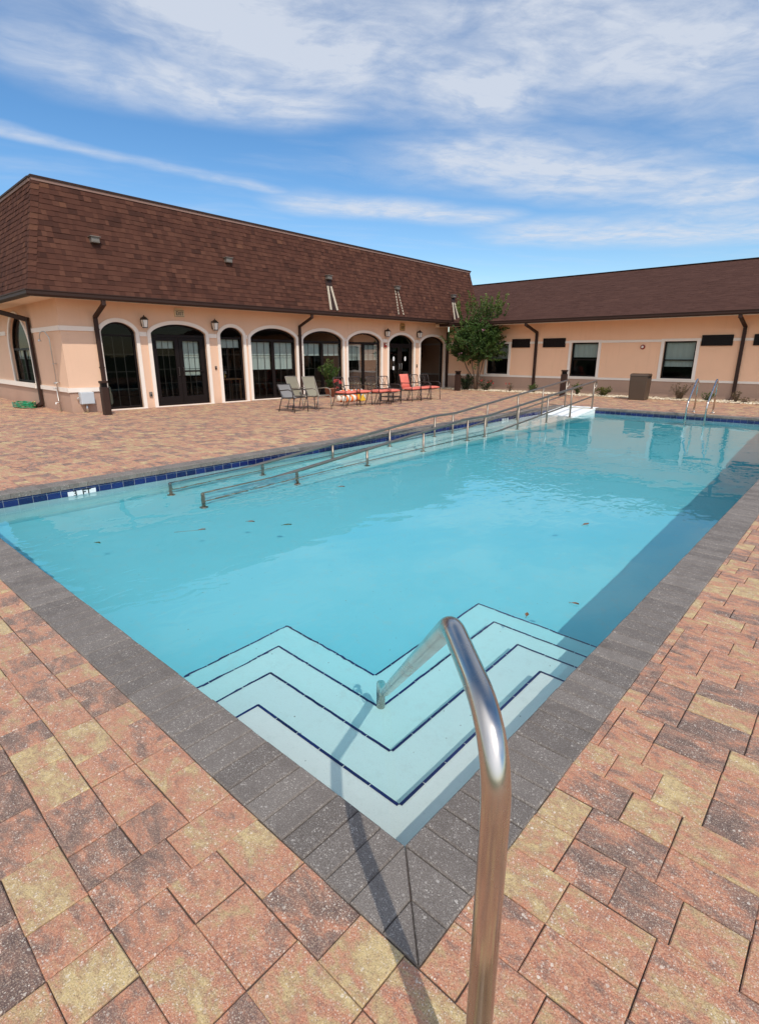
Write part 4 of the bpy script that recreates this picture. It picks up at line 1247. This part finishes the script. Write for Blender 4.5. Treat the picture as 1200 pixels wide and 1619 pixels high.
mb.face([(-19, RY1, RZ1 - .004), (XR + .4, RY1, RZ1 - .004), (XR + .4, 2 * RY1 + OVH, RZ0), (-19, 2 * RY1 + OVH, RZ0)])
mb.build('roof_deck', SHINGLE2, wroof, col=True)
mb = MB(); mb.bar((-19, RY1, RZ1 + .012), (XR + .42, RY1, RZ1 + .012), .26, .02); mb.build('ridge_cap', BROWN, wroof)
for x in (-10.95, -3.49, 4.8):
    mb = MB()
    for p, q in zip([wp(x - .04, 2.80, OVH), wp(x - .04, 2.72, OVH), wp(x, 2.46, .06), wp(x, .12, .06)], [wp(x - .04, 2.70, OVH), wp(x, 2.44, .06), wp(x, .12, .06), wp(x - .04, .02, .20)]):
        mb.bar(p, q + (q - p).normalized() * .03, .11, .075, up=V((0, -1, .03)))
    mb.build('downspout', BROWN, wing, bevel=.008)
r = empty('fire_strobe', (-6.66, YW - .003, 1.82), 0, 'round dark red alarm horn on the wall of the right wing between two windows', 'fire alarm')
def disc_x(prof, name, mat):
    m2 = MB(); m2.lathe(prof, 18); ob = m2.build(name, mat, r, smooth=True); ob.rotation_euler = (R(90), 0, 0); return ob
disc_x([(.085, 0), (.085, .03), (.065, .05), (.045, .05)], 'housing', RED); disc_x([(.045, .045), (.045, .065), (.02, .075)], 'strobe_lens', LAMPGLASS)

# ------------------------------------------------------------------ rails
def handrail(name, x, label, y_end):
    r = empty(name, (x, 16.45, 0), 0, label, 'handrail', 'handrails along the entry ramp')
    off = V((-x, -16.45, 0))
    ys_ = [3.44 + .2 * k for k in range(int((16.45 - 3.44) / .2) + 1)] + [16.45]
    path = [V((x, y_, rail_z(y_))) for y_ in ys_]
    e = path[-1]
    path += [e + V((0, .10, .008)), e + V((0, .17, -.03)), e + V((0, .19, -.10)), e + V((0, .15, -.17)), e + V((0, .02, -.20))]
    mb = MB(); mb.tube([p + off for p in path], .0265, 12); mb.build('top_rail', SATIN, r, smooth=True, caus=True)
    mb = MB(); mb.tube([V((x, y_, rail_z(y_) - .43)) + off for y_ in ys_], .0205, 10); mb.build('mid_rail', SATIN, r, smooth=True, caus=True)
    for y_ in (3.44, 5.0, 6.54, 8.11, 9.63, 10.33, 11.83, 13.39, 14.87, 16.45):
        fz = max(rail_z(y_) - .80, floor_z(y_))
        fz = min(fz, -.008)
        mb = MB(); mb.tube([V((x, y_, rail_z(y_) - .01)) + off, V((x, y_, fz)) + off], .0235, 10)
        p = mb.build('post', SATIN, r, smooth=True, caus=True)
        mb = MB(); mb.lathe([(.055, 0), (.055, .012), (.025, .02)], 14, tuple(V((x, y_, fz)) + off)); mb.build('base_flange', SATIN, p, smooth=True, caus=True)
        if -.3 < WL and rail_z(y_) - .43 > WL and fz < WL:
            pass
    return r
handrail('ramp_handrail', -6.15, 'stainless ramp handrail on the open pool side of the entry ramp', 16.45)
handrail('ramp_handrail', -7.0, 'stainless ramp handrail close to the tiled pool wall', 16.45)
# near corner grab rail
r = empty('grab_rail', (-.32, .635, 0), 0, 'large bent stainless grab rail in the foreground at the pool corner', 'grab rail')
o0 = V((-.32, .635, 0))
gd = V((-1.43, 1.325, 0)).normalized()
pp = [gd * a_ + V((0, 0, z_)) for a_, z_ in ((0, 0), (0, .962), (.345, .976), (1.935, -.33), (1.945, -.627))]
mb = MB(); mb.tube(fillet(pp, [0, .155, .125, .05, 0], 14), .0242, 24)
mb.build('rail', STEEL, r, smooth=True, caus=True)
mb = MB(); mb.lathe([(.06, 0), (.06, .010), (.028, .016)], 20, (0, 0, .0)); mb.build('base_flange', SATIN, r, smooth=True)
# ladder rails at the deep end (two rails with treads: one ladder)
r = empty('pool_ladder', (-3.3, 16.9, 0), 0, 'stainless pool ladder with two bent rails at the far deep end', 'ladder')
o0 = V((-3.3, 16.9, 0))
for x in (-3.54, -3.08):
    mb = MB()
    pp = [V((x, 17.05, .004)), V((x, 17.05, .80)), V((x, 16.90, .92)), V((x, 16.25, .33)), V((x, 16.20, .2)), V((x, 16.20, -1.1))]
    mb.tube([p - o0 for p in fillet(pp, [0, .08, .08, .1, .1, 0], 8)], .0235, 12)
    lr = mb.build('side_rail', STEEL, r, smooth=True, caus=True)
    mb = MB(); mb.lathe([(.055, 0), (.055, .015), (.027, .024)], 14, tuple(V((x, 17.05, .004)) - o0)); mb.build('base_flange', STEEL, lr, smooth=True)
for z in (-.36, -.63, -.90):
    mb = MB(); mb.box(V((-3.53, 16.16, z)) - o0, V((-3.09, 16.24, z + .025)) - o0); mb.build('tread', WHITE, r, bevel=.006, caus=True)

# depth markers in the tile line
def depth_marker(y, txt, label):
    r = empty('depth_marker', (PX0 + .0095, y, -.14), 0, label, 'depth marker', 'depth markers in the waterline tile')
    mb = MB(); mb.box((-.004, -.165, -.10), (.002, .165, .045)); mb.build('tile_plate', WHITE, r)
    M = Matrix.Translation((.0028, 0, .013)) @ Matrix.Rotation(R(90), 4, 'Z') @ Matrix.Rotation(R(90), 4, 'X')
    text_obj('lettering', txt, .10, M, BLACK, r)
depth_marker(2.345, '3  FT', 'white 3 FT depth marker in the blue tile near the left corner')
depth_marker(12.98, '1  FT', 'white 1 FT depth marker in the blue tile beside the ramp')

# ------------------------------------------------------------------ bollards, bin
def bollard(loc, h, label, w=.10, first=[None]):
    r = empty('bollard', loc, 0, label, 'bollard', 'brown path bollards')
    mb = MB(); mb.box((-w, -w, 0), (w, w, h - .16)); mb.build('post', BROWN, r, bevel=.012)
    mb = MB()
    for k in range(3): mb.box((-w * .92, -w * .92, h - .16 + k * .035 + .012), (w * .92, w * .92, h - .16 + k * .035 + .024))
    mb.box((-w * .72, -w * .72, h - .16), (w * .72, w * .72, h - .055)); mb.build('louvre', DARKFRAME, r)
    mb = MB(); mb.box((-w * 1.01, -w * 1.01, h - .055), (w * 1.01, w * 1.01, h)); mb.build('cap', BROWN, r, bevel=.01)
bollard((-14.98, 5.86, 0), .88, 'square brown bollard in front of the leftmost arched window', .088)
bollard((-8.87, 20.55, 0), .98, 'square brown bollard behind the top of the entry ramp')
bollard((-13.72, 20.5, 0), .86, 'square brown bollard beside the small tree trunk')
r = empty('trash_bin', (-6.10, 20.62, 0), R(2), 'brown square litter bin with a hooded top by the right wing', 'trash bin')
mb = MB(); a, b_ = .27, .29
mb.raw([(sx_ * w, sy_ * w, z) for (w, z) in ((a, 0), (b_, .66)) for (sx_, sy_) in ((-1, -1), (1, -1), (1, 1), (-1, 1))], [(0, 1, 5, 4), (1, 2, 6, 5), (2, 3, 7, 6), (3, 0, 4, 7), (3, 2, 1, 0)])
mb.build('body', BIN, r, bevel=.02)
mb = MB(); mb.box((-.285, -.285, .655), (.285, .285, .70)); mb.box((-.285, -.285, .70), (.285, -.245, .84)); mb.box((-.285, .245, .70), (.285, .285, .84))
for s_ in (-1, 1): mb.box((s_ * .265 - .02, -.244, .70), (s_ * .265 + .02, .244, .735))
prof = [(-.30, .83), (-.26, .875), (-.12, .905), (.12, .905), (.26, .875), (.30, .83)]
for p, q in zip(prof, prof[1:]): mb.face([(-.295, p[0], p[1]), (.295, p[0], p[1]), (.295, q[0], q[1]), (-.295, q[0], q[1])])
for sx_ in (-.295, .295): mb.face([(sx_, p[0], p[1]) for p in prof])
mb.build('hood', BIN, r, bevel=.0)
mb = MB(); mb.box((-.25, -.243, .70), (.25, .243, .82)); mb.build('opening', BLACK, r)  # solid black block painting in the shade under the hood

# ------------------------------------------------------------------ chairs
def sling_chair(loc, rz, label, sling, metal, tall, group):
    r = empty('sling_chair', loc, rz, label, 'chair', group)
    bh = .98 if tall else .78
    mb = MB()
    n = 8
    for i in range(n):
        u0, u1 = i / n, (i + 1) / n
        f_ = lambda u: V((-.20 - .20 * u - .03 * math.sin(u * 3), 0, .42 + (bh - .42) * u))
        p, q = f_(u0), f_(u1)
        mb.face([p + V((0, -.235, 0)), p + V((0, .235, 0)), q + V((0, .235, 0)), q + V((0, -.235, 0))])
        mb.face([p + V((-.012, -.235, 0)), p + V((-.012, .235, 0)), q + V((-.012, .235, 0)), q + V((-.012, -.235, 0))])
    mb.build('backrest', sling, r, smooth=True)
    mb = MB()
    for i in range(6):
        u0, u1 = i / 6, (i + 1) / 6
        f_ = lambda u: V((-.20 + .46 * u, 0, .42 - .03 * math.sin(u * 3.1) + .02 * u))
        p, q = f_(u0), f_(u1)
        mb.face([p + V((0, -.235, 0)), p + V((0, .235, 0)), q + V((0, .235, 0)), q + V((0, -.235, 0))]); 
        mb.face([p + V((0, -.235, -.012)), p + V((0, .235, -.012)), q + V((0, .235, -.012)), q + V((0, -.235, -.012))])
    mb.build('seat', sling, r, smooth=True)
    mb = MB()
    for s_ in (-1, 1): mb.tube(fillet([(-.42, s_ * .25, bh + .01), (-.2, s_ * .25, .41), (.28, s_ * .25, .44), (.30, s_ * .25, .38)], .06, 5), .015, 8)
    mb.tube([(-.42, -.25, bh + .01), (-.42, .25, bh + .01)], .015, 8); mb.tube([(.28, -.25, .43), (.28, .25, .43)], .013, 8); mb.tube([(-.2, -.25, .40), (-.2, .25, .40)], .013, 8)
    mb.build('frame', metal, r, smooth=True)
    for s_ in (-1, 1):
        mb = MB(); mb.tube(fillet([(-.30, s_ * .27, .62), (.10, s_ * .29, .66), (.27, s_ * .29, .62), (.30, s_ * .28, .40)], .09, 6), .016, 8); mb.build('armrest', metal, r, smooth=True)
        mb = MB(); mb.tube([(.30, s_ * .28, .40), (.32, s_ * .28, 0)], .015, 8); mb.build('leg', metal, r, smooth=True)
        mb = MB(); mb.tube(fillet([(-.22, s_ * .26, .42), (-.28, s_ * .27, .25), (-.36, s_ * .28, 0)], .08, 4), .015, 8); mb.build('leg', metal, r, smooth=True)
    return r
def lattice_chair(loc, rz, label, back_cushion, group):
    r = empty('patio_chair', loc, rz, label, 'chair', group)
    mb = MB()
    bt = .93
    B_ = lambda y, z: V((-.22 - .20 * (z - .40), y, z))
    mb.tube(fillet([B_(-.23, .40), B_(-.25, bt), B_(.25, bt), B_(.23, .40)], .07, 6), .014, 8)
    mb.tube([B_(-.23, .52), B_(.23, .52)], .009, 6)
    mb.tube([B_(-.20, bt - .02), B_(0, .56), B_(.20, bt - .02)], .008, 6); mb.tube([B_(-.09, bt), B_(.13, .52)], .008, 6); mb.tube([B_(.09, bt), B_(-.13, .52)], .008, 6)
    mb.build('backrest', BRONZE, r, smooth=True)
    mb = MB(); mb.tube([(-.23, -.25, .39), (.27, -.25, .40), (.27, .25, .40), (-.23, .25, .39), (-.23, -.25, .39)], .014, 8)
    for k in range(5): mb.bar((-.22, -.18 + k * .09, .393), (.26, -.18 + k * .09, .403), .035, .006)
    mb.build('seat', BRONZE, r, smooth=True)
    def cush(name, lo, hi, M_):
        bmx = bmesh.new(); bmesh.ops.create_cube(bmx, size=1)
        bmesh.ops.subdivide_edges(bmx, edges=bmx.edges[:], cuts=5, use_grid_fill=True)
        c = (V(lo) + V(hi)) / 2; s = V(hi) - V(lo)
        for v in bmx.verts:
            x, y_, z = v.co * 2
            e = max(abs(x), abs(y_)); pl = 1 - .55 * max(0, (e - .55) / .45) ** 2
            v.co = M_ @ V((c.x + x * s.x / 2 * (1 - .04 * abs(z) ** 2), c.y + y_ * s.y / 2 * (1 - .04 * abs(z) ** 2), c.z + z * s.z / 2 * pl))
        me = bpy.data.meshes.new(name); bmx.to_mesh(me); bmx.free(); me.materials.append(CUSHION); me.polygons.foreach_set('use_smooth', [True] * len(me.polygons))
        ob = bpy.data.objects.new(name, me); COL.objects.link(ob); ob.parent = r
    cush('seat_cushion', (-.23, -.245, .405), (.28, .245, .505), Matrix.Identity(4))
    if back_cushion:
        M_ = Matrix.Translation((-.17, 0, .49)) @ Matrix.Rotation(R(-14 - 90), 4, 'Y')
        cush('back_cushion', (0, -.25, -.02), (.50, .25, .09), M_)
    for s_ in (-1, 1):
        mb = MB(); mb.tube(fillet([B_(s_ * .245, .66), (.12, s_ * .28, .665), (.26, s_ * .29, .63), (.27, s_ * .27, .40)], .09, 6), .013, 8); mb.build('armrest', BRONZE, r, smooth=True)
        mb = MB(); mb.tube([(.27, s_ * .26, .40), (.29, s_ * .27, 0)], .013, 8); mb.build('leg', BRONZE, r, smooth=True)
        mb = MB(); mb.tube(fillet([(-.23, s_ * .25, .40), (-.27, s_ * .26, .2), (-.36, s_ * .27, 0)], .08, 4), .013, 8); mb.build('leg', BRONZE, r, smooth=True)
    return r
_sc, _lc = sling_chair, lattice_chair
def sling_chair(*a):
    r = _sc(*a); r.scale = (.93,) * 3; return r
def lattice_chair(*a):
    r = _lc(*a); r.scale = (.93,) * 3; return r
GS, GC = 'sling chairs on the patio', 'coral cushioned patio chairs on the patio'
sling_chair((-11.95, 9.72, 0), R(4), 'low grey sling armchair with dark frame, leftmost of the patio chairs', SLING_GREY, BRONZE, False, GS)
sling_chair((-12.45, 10.42, 0), R(8), 'taller tan sling armchair next to the low grey chair', SLING, TAUPE_METAL, True, GS)
sling_chair((-11.95, 10.62, 0), R(2), 'tan sling armchair nearest the dark lattice chairs', SLING, TAUPE_METAL, True, GS)
lattice_chair((-12.05, 11.85, 0), R(3), 'dark lattice chair with coral seat, first right of the tan sling chairs', False, GC)
lattice_chair((-12.0, 12.47, 0), R(-3), 'dark lattice chair with coral seat, second right of the tan sling chairs', False, GC)
lattice_chair((-11.72, 12.98, 0), R(5), 'dark lattice chair with coral seat, third right of the tan sling chairs', False, GC)
lattice_chair((-11.62, 13.45, 0), R(1), 'dark lattice chair with coral seat, just left of the low dark table', False, GC)
lattice_chair((-11.78, 14.72, 0), R(3), 'patio chair with a tall coral back cushion as well as a coral seat', True, GC)
lattice_chair((-11.80, 15.28, 0), R(0), 'dark lattice chair with coral seat, between the cushioned back chair and the last chair', False, GC)
lattice_chair((-11.76, 15.82, 0), R(-2), 'dark lattice chair with coral seat, rightmost of the patio chairs', False, GC)
r = empty('low_table', (-12.15, 14.12, 0), R(4), 'low dark side table beside the chair with the coral back cushion', 'table')
mb = MB(); mb.box((-.30, -.26, .40), (.30, .26, .44)); mb.build('table_top', BRONZE, r, bevel=.01)
for sx_ in (-.26, .26):
    for sy_ in (-.22, .22):
        mb = MB(); mb.box((sx_ - .02, sy_ - .02, 0), (sx_ + .02, sy_ + .02, .40)); mb.build('leg', BRONZE, r)
mb = MB(); mb.box((-.27, -.23, .15), (.27, .23, .18)); mb.build('shelf', BRONZE, r)
# rolled pool floats behind the chairs
r = empty('pool_float', (-13.35, 13.3, 0), R(4), 'orange and white striped pool float lying behind the coral chairs', 'pool float')
mb = MB()
for k, (x, z) in enumerate(((0, .12), (.22, .11), (.11, .29))): mb.tube([(x, -.55, z), (x, -.52, z), (x, .52, z), (x, .55, z)], [.05, .115, .115, .05], 12)
mb.build('tube', FLOATMAT, r, smooth=True)
r = empty('kickboard', (-13.0, 13.62, 0), R(10), 'yellow foam kickboard propped against the striped pool float', 'kickboard')
mb = MB(); M_ = Matrix.Rotation(R(-20), 4, 'Y')
pts = [(-.02, -.16, .01), (-.02, .16, .01), (-.02, .16, .26)] + [(-.02, .16 * math.cos(a), .26 + .12 * math.sin(a)) for a in [math.pi * k / 8 for k in range(1, 8)]] + [(-.02, -.16, .26)]
n = len(pts); vs = [M_ @ V(p) for p in pts] + [M_ @ (V(p) + V((.04, 0, 0))) for p in pts]
mb.raw(vs, [tuple(range(n)), tuple(reversed(range(n, 2 * n)))] + [(i, (i + 1) % n, n + (i + 1) % n, n + i) for i in range(n)]); mb.build('board', YELLOW, r)
mb = MB(); mb.box((.005, -.05, .20), (.03, .05, .24), M=M_); mb.build('grip', WHITE, r)

# ------------------------------------------------------------------ plants
def leaf(mb, p, d, size, c, up=None, mi=0, asp=.5):
    d = d.normalized(); s = d.cross(V((random.uniform(-1, 1), random.uniform(-1, 1), random.uniform(.2, 1))))
    if s.length < 1e-3: s = V((1, 0, 0))
    s.normalize(); w = size * asp * .5; nn = s.cross(d)
    mb.face([p, p + d * size * .45 + s * w + nn * size * .05, p + d * size, p + d * size * .45 - s * w + nn * size * .05], mi, (c, c, c))
def rnd_dir(zb=0.0):
    while True:
        v = V((random.uniform(-1, 1), random.uniform(-1, 1), random.uniform(-1, 1)))
        if .05 < v.length < 1: v.normalize(); v.z += zb; return v.normalized()
def shoot_path(p, d, L, droop=0.0, n=6, wob=.12):
    pts = [V(p)]; d = d.normalized()
    for i in range(n):
        d = (d + V((random.uniform(-wob, wob), random.uniform(-wob, wob), random.uniform(-wob, wob) - droop))).normalized()
        pts.append(pts[-1] + d * L / n)
    return pts
# small crape myrtle by the inner corner
tr = empty('small_tree', (-13.30, 21.35, 0), 0, 'small green leafy tree in the corner between the two buildings', 'tree')
random.seed(5)
mw = MB(); ml = MB(); mf = MB()
forks = []
for k in range(5):
    a = k * 1.26 + .4; base = V((.05 * math.cos(a), .05 * math.sin(a), 0))
    top = V((.30 * math.cos(a), .30 * math.sin(a), random.uniform(1.25, 1.6)))
    if k == 2: top = V((-.62, -.15, 1.35))
    pts = [base, base.lerp(top, .35) + V((random.uniform(-.03, .03), random.uniform(-.03, .03), 0)) * 1.0 - V((top.x, top.y, 0)) * .18, base.lerp(top, .7), top]
    mw.tube(pts, [.034, .029, .024, .019], 8); forks.append((top, V((top.x, top.y, .8)).normalized()))
CC = V((0, 0, 2.45))
def ell(p): return (p.x / 1.30) ** 2 + (p.y / 1.05) ** 2 + ((p.z - 2.45) / 1.15) ** 2
shoots = []
for (top, dr) in forks:
    for j in range(8):
        d_ = (dr + rnd_dir(.25) * .75).normalized()
        L_ = random.uniform(.6, 1.15)
        b1 = shoot_path(top, d_, L_, -.03)
        mw.tube(b1, [.014, .012, .010, .008, .007, .006, .005], 5)
        for q in range(5):
            s0 = b1[random.randint(1, 6)]
            d2 = (d_ * .5 + rnd_dir(.45)).normalized()
            shoots.append(shoot_path(s0, d2, random.uniform(.4, .85), -.02))
for k in range(44):                     # upright whips on the crown
    a = random.random() * 6.28; rr = .95 * math.sqrt(random.random())
    s0 = V((rr * math.cos(a) * 1.05, rr * math.sin(a), random.uniform(2.75, 3.3)))
    shoots.append(shoot_path(s0, V((math.cos(a) * .30 * rr, math.sin(a) * .2 * rr, 1)), random.uniform(.5, .98), -.02, wob=.06))
for k in range(54):                     # arching side shoots
    a = random.random() * 6.28; s0 = V((.6 * math.cos(a), .5 * math.sin(a), random.uniform(1.3, 2.5)))
    shoots.append(shoot_path(s0, V((math.cos(a), math.sin(a), random.uniform(-.1, .6))), random.uniform(.5, .8), .02))
for sp in shoots:
    if ell(sp[0]) > 1.5: continue
    mw.tube(sp, [.006, .005, .005, .004, .004, .003, .002], 4, caps=False)
    tone = random.uniform(-.22, .22)
    for i in range(len(sp) - 1):
        for q in range(9):
            p = sp[i].lerp(sp[i + 1], random.random()); d_ = (sp[i + 1] - sp[i]).normalized() * .6 + rnd_dir(.1)
            hgt = (p.z - 1.2) / 2.6
            c = min(1, max(0, .18 + .5 * hgt + tone + random.uniform(-.2, .2) + (.15 if i > 3 else 0)))
            leaf(ml, p, d_, random.uniform(.075, .125), c)
for q in range(7500):                   # inner foliage
    p = rnd_dir() * (random.random() ** .45) * .95; p = V((p.x * 1.10, p.y * .95, 2.22 + p.z * 1.02))
    if mnoise.noise(p * 2.3) < -.25: continue
    leaf(ml, p, rnd_dir(.1), random.uniform(.08, .14), min(1, max(0, .12 + .30 * (p.z - 1.2) / 2.2 + random.uniform(-.1, .34))))
for (p, r_) in ((V((.68, -.7, 2.55)), .09), (V((-.55, -.65, 1.52)), .12), (V((-.35, -.8, 1.62)), .07)):
    for k in range(9): leaf(mf, p + rnd_dir() * r_ * random.random(), rnd_dir(), .05, .5, asp=.9)
mw.build('trunk', BARK, tr, smooth=True); ml.build('crown', LEAF, tr, col=True); mf.build('blossom', FLOWER_PINK, tr)
random.seed(23)
def shrub(name, loc, size, label, mat, n, leafsz, density='ball', flowers=None, nf=0, stems=10, stemmat=None):
    r = empty(name, loc, 0, label, 'plant' if name != 'shrub' else 'shrub')
    ml = MB(); ms = MB(); mf = MB()
    tips = []
    for k in range(stems):
        a = random.random() * 6.28; sp = math.sqrt(random.random())
        tip = V((size[0] * sp * math.cos(a), size[1] * sp * math.sin(a), size[2] * random.uniform(.6, 1.0) * (1 - .25 * sp)))
        pts = [V((tip.x * .12, tip.y * .12, 0)), V((tip.x * .4, tip.y * .4, tip.z * .5)) + rnd_dir() * .03, tip]
        ms.tube(pts, [.008, .006, .003], 5); tips.append(pts)
    for k in range(n):
        pts = random.choice(tips); u = random.random() ** .6
        p = pts[0].lerp(pts[1], u * 2) if u < .5 else pts[1].lerp(pts[2], u * 2 - 1)
        rad = .20 * max(size[0], .12) * (1 if density == 'ball' else .35)
        p = p + rnd_dir() * rad * random.random()
        if p.z < .02: p.z = .02 + random.random() * .04
        leaf(ml, p, rnd_dir(.35), leafsz * random.uniform(.7, 1.3), min(1, max(0, .25 + .5 * p.z / size[2] + random.uniform(-.25, .25))))
    for k in range(nf):
        pts = random.choice(tips); p = pts[2] + rnd_dir() * .06
        for j in range(9): leaf(mf, p + rnd_dir() * .015, rnd_dir(), .045, .5, asp=.9)
    ms.build('stem', stemmat or BARK, r, smooth=True); ml.build('foliage', mat, r, col=True)
    if nf: mf.build('blossom', flowers, r)
    return r
shrub('shrub', (-13.69, 21.17, 0), (.48, .4, .78), 'dense dark green shrub at the foot of the small tree', LEAF_DARK, 1500, .075, stems=26)
shrub('shrub', (-12.80, 21.40, 0), (.48, .3, .60), 'green shrub with red blooms right of the small tree', LEAF_DARK, 620, .06, flowers=FLOWER_RED, nf=12, stems=18)
shrub('flowering_plant', (-11.68, 21.55, 0), (.24, .2, .38), 'small sparse plant with pinkish leaves below the left wall vents', LEAF_DRY, 110, .055, density='sparse', flowers=FLOWER_RED, nf=3, stems=8)
shrub('low_plant', (-10.53, 21.45, 0), (.30, .22, .42), 'low green plant at the foot of the left downspout', LEAF, 240, .07, density='sparse', stems=14)
shrub('grassy_plant', (-8.72, 21.55, 0), (.24, .2, .55), 'thin upright green plant behind the ramp bollard', LEAF, 140, .09, density='sparse', stems=14)
shrub('shrub', (-7.63, 21.45, 0), (.34, .26, .42), 'yellow green mounded shrub left of the litter bin', LEAF_YEL, 620, .065, stems=22)
shrub('shrub', (-4.98, 21.50, 0), (.40, .3, .72), 'twiggy brownish shrub under the window right of the litter bin', LEAF_DRY, 520, .05, density='sparse', stems=34)
shrub('low_plant', (-4.10, 21.50, 0), (.24, .2, .36), 'small green plant behind the pool ladder', LEAF, 240, .06, stems=12)
shrub('grassy_plant', (-3.28, 21.55, 0), (.20, .16, .48), 'thin dry plant beside the right downspout', LEAF_DRY, 80, .08, density='sparse', stems=12)
shrub('low_plant', (-2.96, 21.40, 0), (.30, .16, .24), 'sparse withered plant in the pebbles right of the right downspout', LEAF_DRY, 90, .06, density='sparse', stems=12)
shrub('shrub', (-2.24, 21.55, 0), (.32, .26, .50), 'green shrub at the right edge of the picture by the wing wall', LEAF, 420, .06, stems=18)
# flowering plant in a pot by the clubhouse glass
r = shrub('potted_plant', cl(.55, 8.85, .30), (.48, .42, 1.25), 'bushy potted plant with red flowers behind the patio chairs', LEAF, 1100, .10, stems=22)
mb = MB(); mb.lathe([(.17, -.30), (.22, .0), (.235, .0), (.235, .03), (.20, .03), (.19, -.02)], 18); mb.build('pot', TERRA, r, smooth=True)
mf = MB()
for k in range(8):
    p = V((random.uniform(.15, .5), random.uniform(-.25, .35), random.uniform(.05, .32)))
    for j in range(9): leaf(mf, p + rnd_dir() * .03, rnd_dir(), .06, .5, asp=.9)
mf.build('blossom', FLOWER_RED, r)

# ------------------------------------------------------------------ leaves on the water
def float_leaf(x, y, L, rz, mat, label, stem=0.0):
    mb = MB(); n = 6; prof = [0, .55, .9, 1, .75, .4, 0]
    for i in range(n):
        a, b_ = i / n, (i + 1) / n
        for s_ in (-1, 1):
            mb.face([(L * a, 0, .004), (L * b_, 0, .004), (L * b_, s_ * L * .27 * prof[i + 1], .008 + .006 * b_), (L * a, s_ * L * .27 * prof[i], .008 + .006 * a)])
    r = empty('fallen_leaf', (x, y, WL), rz, label, 'leaf', 'leaves floating on the pool')
    mb.build('blade', mat, r)
    mb = MB(); mb.tube([(0, 0, .004), (-.02 - stem, .004, .004)], .0018, 5); mb.build('stalk', mat, r)
float_leaf(-4.72, 2.55, .075, R(60), LEAF_BROWN, 'curled brown leaf with a long stalk floating left of centre in the pool', .20)
float_leaf(-4.60, 3.05, .085, R(30), LEAF_BROWN, 'flat tan leaf floating in the left half of the pool, farthest of the pale leaves')
float_leaf(-4.22, 3.22, .09, R(50), LEAF_GREEN2, 'slender green leaf floating in the left half of the pool')
float_leaf(-5.10, 1.72, .07, R(20), LEAF_GREEN2, 'dark leaf floating near the left end of the near coping')
float_leaf(-5.0, 4.75, .09, R(45), LEAF_BROWN, 'dark brown leaf floating near the lower end of the ramp rails')
float_leaf(-1.93, 5.28, .085, R(70), LEAF_BROWN, 'brown leaf floating on the open right side of the pool')
float_leaf(-1.28, 3.45, .05, R(10), LEAF_BROWN, 'small rusty leaf floating over the far end of the corner steps')
float_leaf(-1.42, 3.05, .05, R(110), LEAF_BROWN, 'small brown leaf floating over the middle of the corner steps')
